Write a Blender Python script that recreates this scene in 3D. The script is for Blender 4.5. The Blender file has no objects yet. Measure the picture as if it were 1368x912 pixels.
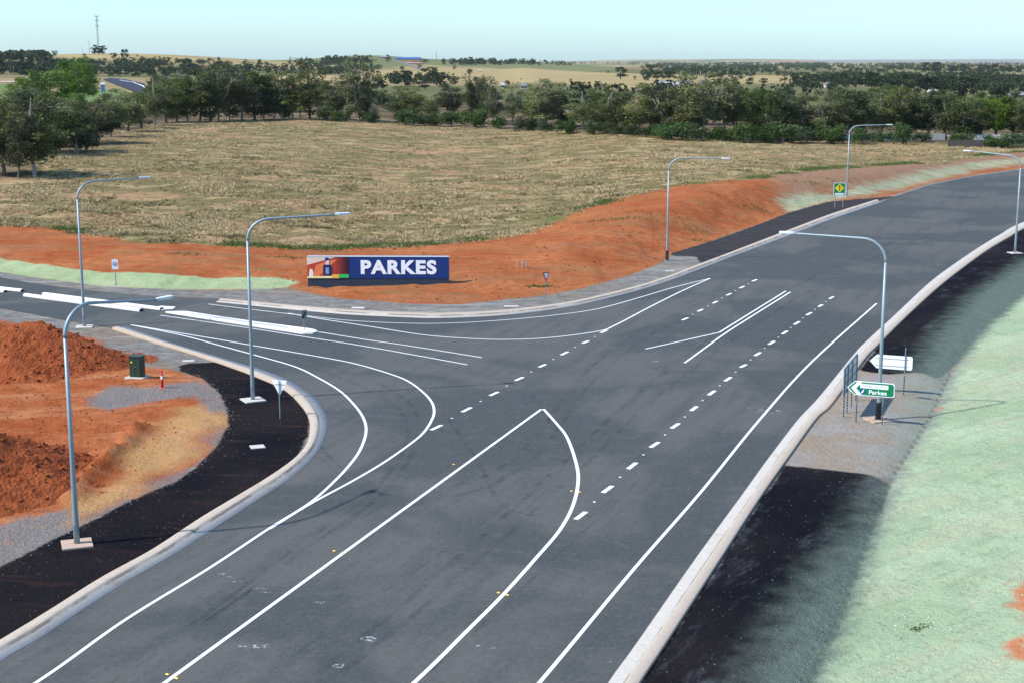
import bpy, bmesh, math, random
import numpy as np
from mathutils import Vector, Matrix
random.seed(7); rng = np.random.default_rng(11)
R = math.radians
sc = bpy.context.scene
COL = sc.collection

# ------------------------------------------------------------------ camera geometry
FPX, CAMZ, YH = 1956.0, 20.0, 82.0
PITCH = math.atan((456 - YH) / FPX)
cP, sP = math.cos(PITCH), math.sin(PITCH)
def ray(px, py):
    cx = (px - 684) / FPX; cy = (456 - py) / FPX
    return np.array([cx, cP + sP * cy, -sP + cP * cy])
def G0(px, py, z=0.0):
    d = ray(px, py); t = (z - CAMZ) / d[2]
    return np.array([d[0] * t, d[1] * t])

# ------------------------------------------------------------------ numpy helpers
def sstep(a, b, x):
    t = np.clip((x - a) / (b - a), 0, 1); return t * t * (3 - 2 * t)
_T = rng.random((256, 256))
def vn(x, y):
    xi = np.floor(x).astype(int); yi = np.floor(y).astype(int)
    fx = x - xi; fy = y - yi; fx = fx * fx * (3 - 2 * fx); fy = fy * fy * (3 - 2 * fy)
    a = _T[xi & 255, yi & 255]; b = _T[(xi + 1) & 255, yi & 255]
    c = _T[xi & 255, (yi + 1) & 255]; d = _T[(xi + 1) & 255, (yi + 1) & 255]
    return (a * (1 - fx) + b * fx) * (1 - fy) + (c * (1 - fx) + d * fx) * fy
def fbm(x, y, o=4):
    s = 0; a = .5; n = 0
    for i in range(o):
        s = s + a * vn(x * 2 ** i + 17.3 * i, y * 2 ** i + 9.1 * i); n += a; a *= .5
    return s / n
def sd_poly(X, Y, poly):
    """signed distance, positive inside"""
    P = np.asarray(poly, float); n = len(P)
    best = np.full(X.shape, 1e18); inside = np.zeros(X.shape, bool)
    for i in range(n):
        ax, ay = P[i]; bx, by = P[(i + 1) % n]
        ex, ey = bx - ax, by - ay; L = ex * ex + ey * ey + 1e-12
        t = np.clip(((X - ax) * ex + (Y - ay) * ey) / L, 0, 1)
        d = (X - ax - t * ex) ** 2 + (Y - ay - t * ey) ** 2
        best = np.minimum(best, d)
        if ey != 0:
            c = ((ay > Y) != (by > Y)) & (X < ex * (Y - ay) / ey + ax)
            inside ^= c
    return np.where(inside, 1, -1) * np.sqrt(best)
def d_line(X, Y, pts):
    best = np.full(np.shape(X), 1e18)
    for (ax, ay), (bx, by) in zip(pts[:-1], pts[1:]):
        ex, ey = bx - ax, by - ay; L = ex * ex + ey * ey + 1e-12
        t = np.clip(((X - ax) * ex + (Y - ay) * ey) / L, 0, 1)
        best = np.minimum(best, (X - ax - t * ex) ** 2 + (Y - ay - t * ey) ** 2)
    return np.sqrt(best)

# ------------------------------------------------------------------ terrain height
toeU = [(-900, 345), (-300, 355), (0, 364), (61, 373), (138, 383), (215, 386), (300, 388), (381, 385), (452, 399), (555, 406), (613, 407),
        (672, 401), (727, 395), (774, 386), (833, 371), (889, 349.5), (898, 339), (952, 322), (1011, 301), (1055, 284),
        (1105, 271), (1188, 262.6), (1242, 245.5), (1299, 234.7), (1368, 225), (1500, 205), (1700, 180)]
UP = [G0(*p) for p in toeU]
UPOLY = UP + [np.array([3000., 1500.]), np.array([3000., 40000.]), np.array([-9000., 40000.]), np.array([-9000., UP[0][1]])]
toeR = [(1010, 1250), (1060, 980), (1080, 912), (1120, 827), (1151, 738), (1189, 640), (1240, 560), (1272, 490), (1312, 440), (1368, 392), (1500, 315), (1700, 250)]
RP = [G0(*p) for p in toeR]
RPOLY = RP + [np.array([600., RP[-1][1]]), np.array([600., -300.]), np.array([RP[0][0], -300.])]
RIDGE = [G0(*p) for p in [(95, 668), (118, 640), (140, 622), (160, 600), (188, 573)]]
LDIRT = [(-900, 470), (-300, 440), (0, 426), (60, 437), (139, 455), (160, 480), (190, 490), (225, 492), (239, 497), (269, 505), (292, 525), (303, 550),
         (303, 568), (289, 595), (262, 622), (235, 642), (175, 667), (118, 697), (67, 721), (0, 756), (-200, 860), (-700, 1100)]
LDP = [G0(*p) for p in LDIRT]
AX = np.array([-400, -90, -60, -35, -19, -8, 2, 12, 24, 40, 60, 90, 400.])
AZ = np.array([1.5, 1.4, 1.1, .7, .0, .35, .8, 1.9, 2.8, 2.6, 2.0, 1.5, 1.5])
def Hf(x, y, fine=True):
    x = np.asarray(x, float); y = np.asarray(y, float)
    z = np.zeros(np.broadcast(x, y).shape)
    su = sd_poly(x, y, UPOLY)
    A = np.interp(x, AX, AZ)
    bw = 9 + np.interp(x, [-60, -20, 0, 60], [8, 10, 3, 0])
    z = z + A * sstep(0, bw, su) + 2.0 * sstep(25, 170, su) * sstep(250, 0, np.abs(x + 60) * .8)
    er = np.clip(su / 1.5, 0, 1)
    if fine: z = z + er * np.where(su < 60, .3, .4) * (fbm(x * .35, y * .35, 4) - .5) + er * np.where(su < 14, .35, 0) * (fbm(x * .9 + 3, y * .25, 3) - .5) * sstep(14, 7, su)
    sr = sd_poly(x, y, RPOLY)
    z = z + 2.6 * np.clip(sr / 24, 0, 1) + np.where(sr > 0, .05 * sr * 0, 0) - .10 * np.exp(-(sr / .22) ** 2) * sstep(180, 90, y)
    if fine: z = z + np.clip(sr / 3, 0, 1) * .22 * (fbm(x * .5 + 40, y * .5, 4) - .5)
    sl = sd_poly(x, y, LDP)
    dr = d_line(x, y, RIDGE)
    z = z + np.where(sl > 0, .55 * np.exp(-(dr / .55) ** 2) * (.6 + .8 * vn(x * 1.5, y * 1.5)), 0)
    if fine: z = z + np.clip(sl / 1.2, 0, 1) * .30 * (fbm(x * .45, y * .45 + 30, 5) - .42)
    # distance
    r = np.sqrt(x * x + y * y)
    f = sstep(550, 1500, r)
    def gs(cx, cy, sx1, sx2, sy, h):
        sx = np.where(x < cx, sx1, sx2)
        return h * np.exp(-((x - cx) / sx) ** 2 - ((y - cy) / sy) ** 2)
    z = z + gs(-590, 2150, 420, 230, 520, 25) + gs(-420, 2600, 300, 200, 500, 10)
    z = z + gs(-300, 3000, 130, 130, 420, 21) + gs(-60, 3300, 260, 260, 500, 19)
    z = z + f * 7 * (fbm(x / 700 + 5, y / 900 + 3, 3) - .5) + sstep(3500, 9000, r) * 16 * (fbm(x / 1500, y / 2600 + 9, 3) - .35)
    z = z + sstep(14000, 17500, r) * sstep(26000, 19000, r) * (14 + 50 * np.clip(fbm(x / 2600 + 3, y / 9000, 3) - .38, 0, 1) * 1.6) * sstep(-2500, 2500, x + .0 * y)
    return z
def GR(px, py):
    """where the ray through a photo pixel meets the terrain"""
    d = ray(px, py)
    t = np.geomspace(30, 19500, 1500)
    x, y, z = d[0] * t, d[1] * t, CAMZ + d[2] * t
    h = z - Hf(x, y, False)
    k = np.argmax(h < 0) if (h < 0).any() else len(t) - 1
    if k == 0: k = 1
    a, b = t[k - 1], t[k]; ha, hb = h[k - 1], h[k]
    tt = a + (b - a) * ha / (ha - hb + 1e-9) if ha > 0 > hb else a
    return np.array([d[0] * tt, d[1] * tt])
def GC(px, py):
    """like GR, but a point on a crest that the ray just misses is taken on the near slope below it"""
    g = GR(px, py); k = 0
    while py + k * .5 < 90 and g[1] > 4300 and px < 600 and k < 20: k += 1; g = GR(px, py + k * .5)
    return g
def H1(x, y): return float(Hf(np.array([x]), np.array([y]))[0])
def P3(px, py): g = GR(px, py); return Vector((g[0], g[1], H1(g[0], g[1])))
def height_to(pxy, g, z0):
    """height above z0 of the point over ground g seen at picture row pxy"""
    d = ray(684 + 0, pxy); return CAMZ + d[2] * (g[1] / d[1]) - z0

# ------------------------------------------------------------------ object helpers
def props(o, label=None, cat=None, group=None, kind=None):
    if label: o['label'] = label
    if cat: o['category'] = cat
    if group: o['group'] = group
    if kind: o['kind'] = kind
    return o
def empty(name, loc, rz=0, **k):
    o = bpy.data.objects.new(name, None); COL.objects.link(o)
    o.location = loc; o.rotation_euler = (0, 0, rz); o.empty_display_size = .5
    return props(o, **k)
def link(name, me, mat=None, parent=None, **k):
    o = bpy.data.objects.new(name, me); COL.objects.link(o)
    if mat is not None:
        me.materials.clear(); me.materials.append(mat)
    if parent: o.parent = parent
    return props(o, **k)
def np_mesh(name, V, Fc, tint=None, smooth=False, attrs=None):
    V = np.asarray(V, np.float32); Fc = np.asarray(Fc, np.int32)
    me = bpy.data.meshes.new(name); k = Fc.shape[1]
    me.vertices.add(len(V)); me.vertices.foreach_set('co', V.ravel())
    me.loops.add(Fc.size); me.loops.foreach_set('vertex_index', Fc.ravel())
    me.polygons.add(len(Fc)); me.polygons.foreach_set('loop_start', np.arange(0, Fc.size, k, dtype=np.int32))
    me.polygons.foreach_set('loop_total', np.full(len(Fc), k, np.int32))
    if smooth: me.polygons.foreach_set('use_smooth', np.ones(len(Fc), bool))
    me.update(calc_edges=True)
    if tint is not None:
        a = me.attributes.new('tint', 'FLOAT', 'POINT'); a.data.foreach_set('value', np.asarray(tint, np.float32))
    for n, v in (attrs or {}).items():
        a = me.attributes.new(n, 'FLOAT', 'POINT'); a.data.foreach_set('value', np.asarray(v, np.float32))
    return me
def py_mesh(name, V, Fc, smooth=False):
    me = bpy.data.meshes.new(name); me.from_pydata([tuple(v) for v in V], [], Fc); me.update()
    if smooth:
        for p in me.polygons: p.use_smooth = True
    return me
class MB:
    def __init__(s): s.v = []; s.f = []
    def add(s, v, f):
        n = len(s.v); s.v += [tuple(p) for p in v]; s.f += [tuple(i + n for i in q) for q in f]; return s
    def box(s, c, d, rz=0):
        cx, cy, cz = c; a, b, h = d[0] / 2, d[1] / 2, d[2] / 2; co, si = math.cos(rz), math.sin(rz)
        v = [(cx + x * co - y * si, cy + x * si + y * co, cz + z) for z in (-h, h) for x, y in ((-a, -b), (a, -b), (a, b), (-a, b))]
        return s.add(v, [(3, 2, 1, 0), (4, 5, 6, 7), (0, 1, 5, 4), (1, 2, 6, 5), (2, 3, 7, 6), (3, 0, 4, 7)])
    def tube(s, pts, rad, n=8, cap=True):
        pts = [Vector(p) for p in pts]; rad = rad if hasattr(rad, '__len__') else [rad] * len(pts)
        vv = []; up = Vector((0, 0, 1))
        prev = None
        for i, p in enumerate(pts):
            t = (pts[min(i + 1, len(pts) - 1)] - pts[max(i - 1, 0)]).normalized()
            if prev is None:
                a = t.orthogonal().normalized()
            else:
                a = (prev - t * prev.dot(t)).normalized()
            prev = a; b = t.cross(a)
            for k in range(n):
                th = 2 * math.pi * k / n
                vv.append(p + (a * math.cos(th) + b * math.sin(th)) * rad[i])
        ff = [(i * n + k, i * n + (k + 1) % n, (i + 1) * n + (k + 1) % n, (i + 1) * n + k) for i in range(len(pts) - 1) for k in range(n)]
        if cap: ff += [tuple(range(n))[::-1], tuple((len(pts) - 1) * n + k for k in range(n))]
        return s.add(vv, ff)
    def prism(s, outline, y0, y1):
        """outline in x,z; extruded along y from y0 (front) to y1"""
        n = len(outline)
        v = [(x, y0, z) for x, z in outline] + [(x, y1, z) for x, z in outline]
        return s.add(v, [tuple(range(n)), tuple(range(2 * n - 1, n - 1, -1))] + [(i + n, (i + 1) % n + n, (i + 1) % n, i) for i in range(n)])
    def slab(s, outline, z0, z1):
        n = len(outline)
        v = [(x, y, z0) for x, y in outline] + [(x, y, z1) for x, y in outline]
        return s.add(v, [tuple(range(n))[::-1], tuple(range(n, 2 * n))] + [(i, (i + 1) % n, (i + 1) % n + n, i + n) for i in range(n)])
    def build(s, name, mat, parent=None, smooth=False, bevel=0, **k):
        me = py_mesh(name, s.v, s.f, smooth)
        if bevel:
            bm = bmesh.new(); bm.from_mesh(me)
            bmesh.ops.bevel(bm, geom=list(bm.edges), offset=bevel, segments=2, affect='EDGES', profile=.6)
            bm.to_mesh(me); bm.free()
        return link(name, me, mat, parent, **k)
def smooth_line(pts, n=8):
    P = [np.asarray(p, float) for p in pts]
    P = [2 * P[0] - P[1]] + P + [2 * P[-1] - P[-2]]; out = []
    for i in range(1, len(P) - 2):
        a, b, c, d = P[i - 1:i + 3]
        # centripetal-ish Catmull-Rom in plan
        for k in range(n):
            t = k / n
            out.append(.5 * ((2 * b) + (c - a) * t + (2 * a - 5 * b + 4 * c - d) * t * t + (3 * b - a - 3 * c + d) * t ** 3))
    out.append(P[-2]); return out
def resample(P, n):
    P = np.array(P); s = np.r_[0, np.cumsum(np.hypot(*np.diff(P, axis=0).T))]
    u = np.linspace(0, s[-1], n); return np.c_[np.interp(u, s, P[:, 0]), np.interp(u, s, P[:, 1])], s[-1]

# ------------------------------------------------------------------ materials
class NT:
    def __init__(s, name):
        s.m = bpy.data.materials.new(name); s.m.use_nodes = True; s.t = s.m.node_tree; s.t.nodes.clear()
        s.out = s.t.nodes.new('ShaderNodeOutputMaterial'); s.bs = s.n('ShaderNodeBsdfPrincipled')
        s.t.links.new(s.bs.outputs[0], s.out.inputs[0])
    def n(s, typ, **kw):
        nd = s.t.nodes.new(typ)
        for k, v in kw.items(): setattr(nd, k, v)
        return nd
    def set(s, sock, v):
        if hasattr(v, 'is_output') or isinstance(v, bpy.types.NodeSocket): s.t.links.new(v, sock)
        elif v is not None:
            if isinstance(v, tuple) and len(v) == 3 and sock.type == 'RGBA': v = (*v, 1)
            sock.default_value = v
    def math(s, op, a, b=None, c=None, clamp=False):
        nd = s.n('ShaderNodeMath', operation=op, use_clamp=clamp); s.set(nd.inputs[0], a)
        if b is not None: s.set(nd.inputs[1], b)
        if c is not None: s.set(nd.inputs[2], c)
        return nd.outputs[0]
    def mix(s, f, a, b, mode='MIX'):
        nd = s.n('ShaderNodeMix', data_type='RGBA', blend_type=mode); s.set(nd.inputs[0], f); s.set(nd.inputs[6], a); s.set(nd.inputs[7], b)
        return nd.outputs[2]
    def mr(s, v, a, b, c=0., d=1., smooth=True):
        nd = s.n('ShaderNodeMapRange', interpolation_type='SMOOTHSTEP' if smooth else 'LINEAR')
        s.set(nd.inputs[0], v)
        for i, q in enumerate((a, b, c, d)): s.set(nd.inputs[i + 1], q)
        return nd.outputs[0]
    def attr(s, name):
        return s.n('ShaderNodeAttribute', attribute_name=name).outputs['Fac']
    def pos(s):
        if not hasattr(s, '_p'): s._p = s.n('ShaderNodeTexCoord').outputs['Object']
        return s._p
    def map(s, v, sc_=(1, 1, 1), rot=(0, 0, 0), loc=(0, 0, 0)):
        if any(rot) and len(set(sc_)) > 1:
            n0 = s.n('ShaderNodeMapping'); s.set(n0.inputs[0], v); n0.inputs['Rotation'].default_value = rot; v = n0.outputs[0]; rot = (0, 0, 0)
        nd = s.n('ShaderNodeMapping'); s.set(nd.inputs[0], v); nd.inputs['Scale'].default_value = sc_; nd.inputs['Rotation'].default_value = rot; nd.inputs['Location'].default_value = loc
        return nd.outputs[0]
    def noise(s, scale, detail=4, rough=.55, vec=None, dist=0):
        nd = s.n('ShaderNodeTexNoise'); s.set(nd.inputs['Vector'], vec if vec is not None else s.pos())
        nd.inputs['Scale'].default_value = scale; nd.inputs['Detail'].default_value = detail; nd.inputs['Roughness'].default_value = rough
        nd.inputs['Distortion'].default_value = dist
        return nd.outputs[0]
    def vor(s, scale, vec=None, feat='F1', out='Distance'):
        nd = s.n('ShaderNodeTexVoronoi', feature=feat); s.set(nd.inputs['Vector'], vec if vec is not None else s.pos()); nd.inputs['Scale'].default_value = scale
        return nd.outputs[out]
    def bump(s, h, strength=.5, dist=.05):
        nd = s.n('ShaderNodeBump'); s.set(nd.inputs['Height'], h); nd.inputs['Strength'].default_value = strength; nd.inputs['Distance'].default_value = dist
        s.t.links.new(nd.outputs[0], s.bs.inputs['Normal'])
    def fin(s, col, rough=.9, spec=.2, metal=0):
        s.set(s.bs.inputs['Base Color'], col); s.set(s.bs.inputs['Roughness'], rough)
        s.bs.inputs['Specular IOR Level'].default_value = spec; s.bs.inputs['Metallic'].default_value = metal
        return s.m
def simple(name, c, rough=.6, spec=.3, metal=0, var=.12, scale=6):
    t = NT(name); n = t.noise(scale, 4)
    a = tuple(x * (1 - var) for x in c); b = tuple(min(1, x * (1 + var)) for x in c)
    return t.fin(t.mix(n, a, b), rough, spec, metal)

# -- ground
t = NT('ground'); M_ground = t.m
p = t.pos()
n_f = t.noise(5.0, 5, .65); n_m = t.noise(.9, 5, .6); n_l = t.noise(.12, 4, .55); n_s = t.noise(22, 3, .7)
def mask(attr, w, amp, nz=None, off=0.):
    nz = n_m if nz is None else nz
    v = t.math('ADD', t.attr(attr), t.math('MULTIPLY', t.math('SUBTRACT', nz, .5), 2 * amp))
    return t.mr(v, off - w, off + w)
def contrast(v, a=.35, b=.65): return t.mr(v, a, b)
# field
fs = t.noise(.22, 6, .7, dist=.3); fl = t.noise(.045, 4, .6, dist=.4)
field = t.mix(contrast(fs, .46, .60), (.150, .122, .052), (.37, .27, .14))
field = t.mix(t.math('MULTIPLY', contrast(fl, .45, .56), .5), field, (.14, .12, .048))
field = t.mix(t.math('MULTIPLY', contrast(t.noise(.09, 4, .6, vec=t.map(p, loc=(9, 40, 3))), .5, .62), .65), field, (.37, .215, .12))
field = t.mix(t.math('MULTIPLY', contrast(n_f, .4, .7), .35), field, (.33, .25, .13))
# far country: paddocks
cells = t.n('ShaderNodeTexVoronoi', feature='F1'); t.set(cells.inputs['Vector'], t.map(p, (1, .55, 1), (0, 0, .35))); cells.inputs['Scale'].default_value = .0022
sep = t.n('ShaderNodeSeparateColor'); t.set(sep.inputs[0], cells.outputs['Color'])
far = t.mix(contrast(sep.outputs[0], .3, .5), (.12, .12, .05), (.27, .21, .105))
far = t.mix(t.math('MULTIPLY', contrast(sep.outputs[1], .72, .8), .8), far, (.12, .15, .06))
far = t.mix(t.math('MULTIPLY', contrast(sep.outputs[2], .8, .86), .7), far, (.30, .13, .07))
far = t.mix(t.math('MULTIPLY', contrast(t.noise(.012, 5, .6), .45, .65), .4), far, (.17, .145, .07))
geo = t.n('ShaderNodeSeparateXYZ'); t.set(geo.inputs[0], p)
col = t.mix(t.mr(geo.outputs[1], 430, 620), field, far)
gold = t.mix(contrast(t.noise(.006, 5, .6, vec=t.map(p, (.5, 2, 1))), .4, .62), (.37, .275, .13), (.27, .215, .10))
col = t.mix(mask('gold', 30, 20, t.noise(.02, 3)), col, gold)
col = t.mix(mask('lawn', 8, 6, t.noise(.05, 3)), col, t.mix(n_l, (.10, .16, .045), (.15, .2, .07)))
# litter beneath the tree belt, darkened with the trees' shade painted in
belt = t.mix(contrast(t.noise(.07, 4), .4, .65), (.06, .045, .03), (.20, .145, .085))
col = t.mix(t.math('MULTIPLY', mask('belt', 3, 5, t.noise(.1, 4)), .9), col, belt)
# red earth
red = t.mix(contrast(n_l, .35, .65), (.31, .080, .026), (.41, .145, .055))
red = t.mix(t.math('MULTIPLY', contrast(n_m, .42, .6), .65), red, (.26, .065, .020))
red = t.mix(t.math('MULTIPLY', contrast(n_s, .55, .75), .5), red, (.50, .22, .10))
red = t.mix(t.math('MULTIPLY', contrast(n_f, .55, .8), .4), red, (.17, .045, .016))
streak = t.noise(1.0, 4, .6, vec=t.map(p, (.12, 1.3, 1), (0, 0, .12)))
red_b = t.mix(t.math('MULTIPLY', contrast(t.noise(.16, 5, .7, vec=t.map(p, (.5, 1.3, 1), loc=(31, 4, 0))), .48, .62), .6), red, (.25, .125, .06)); red_b = t.mix(t.math('MULTIPLY', contrast(t.noise(6, 4, .7), .6, .7), .5), red_b, (.55, .36, .22))
redU = t.mix(t.math('MULTIPLY', contrast(streak,   .45, .62), .45), red_b, (.36, .14, .055))
redU = t.mix(t.math('MULTIPLY', contrast(t.noise(.25, 5, .7, vec=t.map(p, (.5, 1.4, 1), loc=(3, 9, 0))), .6, .68), .75), redU, (.13, .145, .045))
brown = t.mix(contrast(n_m, .3, .7), (.235, .14, .085), (.29, .165, .10))
redU = t.mix(mask('brown', 4, 4, n_l), redU, brown)
m_field = mask('field', .5, 2.0, t.noise(.5, 5, .7))
col = t.mix(t.math('MULTIPLY', t.mr(t.attr('sdU'), -.5, .2), t.math('SUBTRACT', 1., m_field)), col, redU)
# field edge weeds
edge = t.math('MULTIPLY', t.math('SUBTRACT', 1., t.mr(t.math('ABSOLUTE', t.math('SUBTRACT', t.attr('field'), .8)), .3, 2.6)), contrast(t.noise(.35, 4, .6), .45, .62))
col = t.mix(t.math('MULTIPLY', edge, .75), col, (.10, .14, .035))
def spray(base_):
    g = t.mix(contrast(n_l, .35, .65), (.28, .365, .215), (.37, .445, .28))
    g = t.mix(t.math('MULTIPLY', contrast(t.noise(1.6, 5, .7, vec=t.map(p, (.25, 1.3, 1), (0, 0, -.6))), .50, .64), .38), g, (.20, .25, .145))
    g = t.mix(t.math('MULTIPLY', contrast(t.noise(.35, 4, .6, vec=t.map(p, (.4, 1.2, 1), (0, 0, -.6), (7, 1, 2))), .46, .62), .45), g, (.38, .37, .24))
    g = t.mix(t.math('MULTIPLY', contrast(n_s, .56, .72), .5), g, (.50, .50, .38))
    g = t.mix(t.math('MULTIPLY', contrast(t.noise(3.5, 5, .75), .56, .68), .6), g, (.15, .17, .10))
    g = t.mix(t.math('MULTIPLY', contrast(t.noise(.9, 5, .7, vec=t.map(p, (.3, 1.4, 1), (0, 0, -.6), (1, 31, 2))), .6, .68), .5), g, (.36, .27, .17))
    return g
green = spray(None)
greenA = t.mix(.35, green, (.33, .38, .14))
wisp = t.noise(.55, 5, .7, vec=t.map(p, (.25, 1.5, 1), (0, 0, -.25)))
col = t.mix(mask('greenA', .35, .7), col, greenA)
col = t.mix(t.math('MULTIPLY', mask('greenB', 1.6, 3.2, wisp), .9), col, t.mix(.15, green, (.4, .3, .2)))
# formation: compacted gravel
grav = t.mix(contrast(n_m, .35, .65), (.125, .12, .11), (.22, .205, .18))
grav = t.mix(t.math('MULTIPLY', contrast(n_s, .45, .7), .55), grav, (.34, .32, .28))
grav = t.mix(t.math('MULTIPLY', contrast(n_l, .5, .62), .5), grav, (.22, .155, .10))
grav = t.mix(t.math('MULTIPLY', contrast(t.noise(.8, 5, .7, vec=t.map(p, (.12, 1.2, 1), (0, 0, .05), (2, 8, 1))), .52, .64), .65), grav, (.33, .31, .27))
m_form = t.math('MULTIPLY', t.mr(t.attr('sdU'), .15, -.15), t.mr(geo.outputs[1], 420, 400))
col = t.mix(t.mr(t.math('ADD', t.attr('sdU'), t.math('MULTIPLY', t.math('SUBTRACT', n_m, .5), 1.6)), .35, -.35), col, grav)
tan = t.mix(contrast(t.noise(.4, 5, .6), .4, .62), (.29, .23, .17), (.29, .27, .24))
tan = t.mix(t.math('MULTIPLY', contrast(n_f, .45, .7), .35), tan, (.15, .115, .08))
col = t.mix(mask('tan', .4, .6), col, tan)
# primed bitumen
blk = t.mix(contrast(n_l, .35, .7), (.007, .007, .010), (.017, .014, .015))
blk0 = blk
blk = t.mix(t.math('MULTIPLY', contrast(t.noise(.8, 5, .7, vec=t.map(p, (.3, 1.6, 1), (0, 0, .15))), .52, .70), .6), blk, (.055, .030, .022))
blk = t.mix(t.math('MULTIPLY', contrast(n_s, .66, .8), .3), blk, (.07, .065, .06))
col = t.mix(mask('blackL', .12, .45), col, blk)
col = t.mix(mask('blackU', .15, .5), col, t.mix(contrast(streak), (.055, .05, .05), (.035, .033, .036)))
blkR = t.mix(t.math('MULTIPLY', contrast(t.noise(.5, 5, .75, vec=t.map(p, (1.4, .4, 1), (0, 0, R(30)))), .52, .7), .55), blk0, (.075, .08, .095))
col = t.mix(mask('blackR', .12, .35), col, blkR)
over = t.math('MULTIPLY', mask('over', 1.6, 1.4, n_m, .2), t.mr(n_s, .35, .65, .25, 1.))
col = t.mix(t.math('MULTIPLY', over, .88), col, t.mix(n_s, (.085, .118, .105), (.29, .37, .285)))
mR = mask('sdR', .7, .9, off=.5)
gR = t.mix(mask('patch', .3, .8), green, (.48, .19, .09))
col = t.mix(mR, col, gR)
dr = t.math('SUBTRACT', 1., t.mr(t.math('ABSOLUTE', t.attr('drain')), .08, .22))
col = t.mix(t.math('MULTIPLY', dr, .45), col, (.06, .08, .07))
# left dirt
ld = t.mix(mask('ochre', .9, 3.2, n_l), red, t.mix(contrast(n_f), (.38, .20, .07), (.43, .26, .12)))
ld = t.mix(t.math('MULTIPLY', contrast(t.noise(.5, 5, .65, vec=t.map(p, (.3, 1.2, 1), (0, 0, -.2), (5, 5, 5))), .5, .65), .4), ld, (.47, .24, .12))
gl = t.mix(contrast(n_s, .4, .65), (.10, .10, .10), (.31, .29, .26))
gl = t.mix(t.math('MULTIPLY', contrast(n_m, .55, .7), .35), gl, (.36, .2, .11))
ld = t.mix(t.math('MULTIPLY', mask('gravL', .5, 1.2), .92), ld, gl)
band = t.mr(t.math('ADD', t.attr('LD'), t.math('MULTIPLY', t.math('SUBTRACT', n_l, .5), 6.)), .9, -.4)
ld = t.mix(t.math('MULTIPLY', band, .8), ld, gl)
col = t.mix(mask('LD', .12, .45), col, ld)
hb = t.math('ADD', t.math('ADD', t.math('MULTIPLY', n_s, .35), n_f), t.math('MULTIPLY', n_m, 2.2))
t.bump(hb, .9, .12)
t.fin(col, 1., .03)

# -- asphalt
t = NT('asphalt'); M_asph = t.m; p = t.pos()
rd = t.map(p, (1, .10, 1), (0, 0, R(20)))
st = t.noise(.9, 5, .6, vec=rd); la = t.noise(.07, 4, .55, dist=.5); fi = t.noise(14, 4, .75); mi = t.noise(.8, 5, .65)
c = t.mix(t.mr(la, .44, .56), (.056, .062, .059), (.090, .090, .082))
c = t.mix(t.mr(st, .45, .65, 0, .5), c, (.050, .059, .060))
c = t.mix(t.mr(st, .62, .74, 0, .22), c, (.038, .041, .042))
c = t.mix(t.mr(mi, .5, .7, 0, .22), c, (.14, .122, .12))
c = t.mix(t.mr(fi, .5, .8, 0, .55), c, (.16, .16, .16))
c = t.mix(t.mr(t.attr('tint'), 0, 1, 0, .35), c, (.055, .068, .095))
ag = t.noise(4.5, 6, .85); c = t.mix(t.mr(ag, .48, .66, 0, .35), c, (.135, .135, .13)); c = t.mix(t.mr(ag, .48, .34, 0, .35), c, (.036, .038, .039))
t.bump(fi, .4, .02); t.fin(c, .85, .12)

def asph_dark():
    t = NT('tyre_rubber_trace'); n = t.noise(.7, 4, .6); n2 = t.noise(5, 3)
    t.fin((.04, .042, .046), .8, .2)
    tr = t.n('ShaderNodeBsdfTransparent'); mx = t.n('ShaderNodeMixShader')
    t.set(mx.inputs[0], t.math('MULTIPLY', t.mr(n, .4, .7, .0, .32), t.mr(n2, .3, .7, .4, 1.))); t.t.links.new(tr.outputs[0], mx.inputs[1]); t.t.links.new(t.bs.outputs[0], mx.inputs[2]); t.t.links.new(mx.outputs[0], t.out.inputs[0])
    return t.m
M_tyre = asph_dark()
t = NT('road_paint'); n = t.noise(3, 5, .7); n2 = t.noise(25, 3, .7)
c = t.mix(t.mr(n, .5, .75, 0, .35), (.80, .80, .78), (.52, .52, .51)); c = t.mix(t.mr(n2, .62, .72, 0, .5), c, (.25, .25, .25))
M_paint = t.fin(c, .6, .3)
t = NT('scuff_paint'); M_scuff = t.fin((.5, .5, .52), .8, .2)
n = t.noise(6, 4, .7); tr = t.n('ShaderNodeBsdfTransparent'); mx = t.n('ShaderNodeMixShader')
t.set(mx.inputs[0], t.mr(n, .45, .62, 0, .6)); t.t.links.new(tr.outputs[0], mx.inputs[1]); t.t.links.new(t.bs.outputs[0], mx.inputs[2]); t.t.links.new(mx.outputs[0], t.out.inputs[0])
# -- concrete with joints (u along, v across)
t = NT('kerb_concrete'); M_kerb = t.m
u = t.attr('u'); v = t.attr('v'); n = t.noise(1.2, 5, .65); n2 = t.noise(9, 4, .7)
c = t.mix(n, (.36, .315, .255), (.50, .45, .385)); c = t.mix(t.mr(v, .48, .6, 0, .6), c, (.46, .37, .28)); c = t.mix(t.mr(v, .5, .4, 0, .4), c, (.42, .425, .42)); c = t.mix(t.mr(n2, .45, .7, 0, .5), c, (.28, .24, .19)); c = t.mix(t.mr(t.noise(.5, 4, .7), .55, .7, 0, .5), c, (.33, .25, .18))
fr = t.math('FRACT', t.math('MULTIPLY', u, 1 / 2.4)); c = t.mix(t.mr(fr, .0, .015, .6, 0), c, (.15, .13, .11))
crk = t.math('MULTIPLY', t.mr(t.math('ABSOLUTE', t.math('SUBTRACT', v, t.math('ADD', .5, t.math('MULTIPLY', t.math('SUBTRACT', n, .5), .08)))), .015, .05, 1, 0), t.mr(t.noise(.35, 4, .6), .42, .55))
c = t.mix(t.math('MULTIPLY', crk, .75), c, (.16, .12, .085))
c = t.mix(t.mr(t.math('ADD', v, t.math('MULTIPLY', n, .25)), .98, 1.2, 0, .6), c, (.34, .23, .15))
t.bump(n2, .2, .02); t.fin(c, .85, .2)
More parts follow.
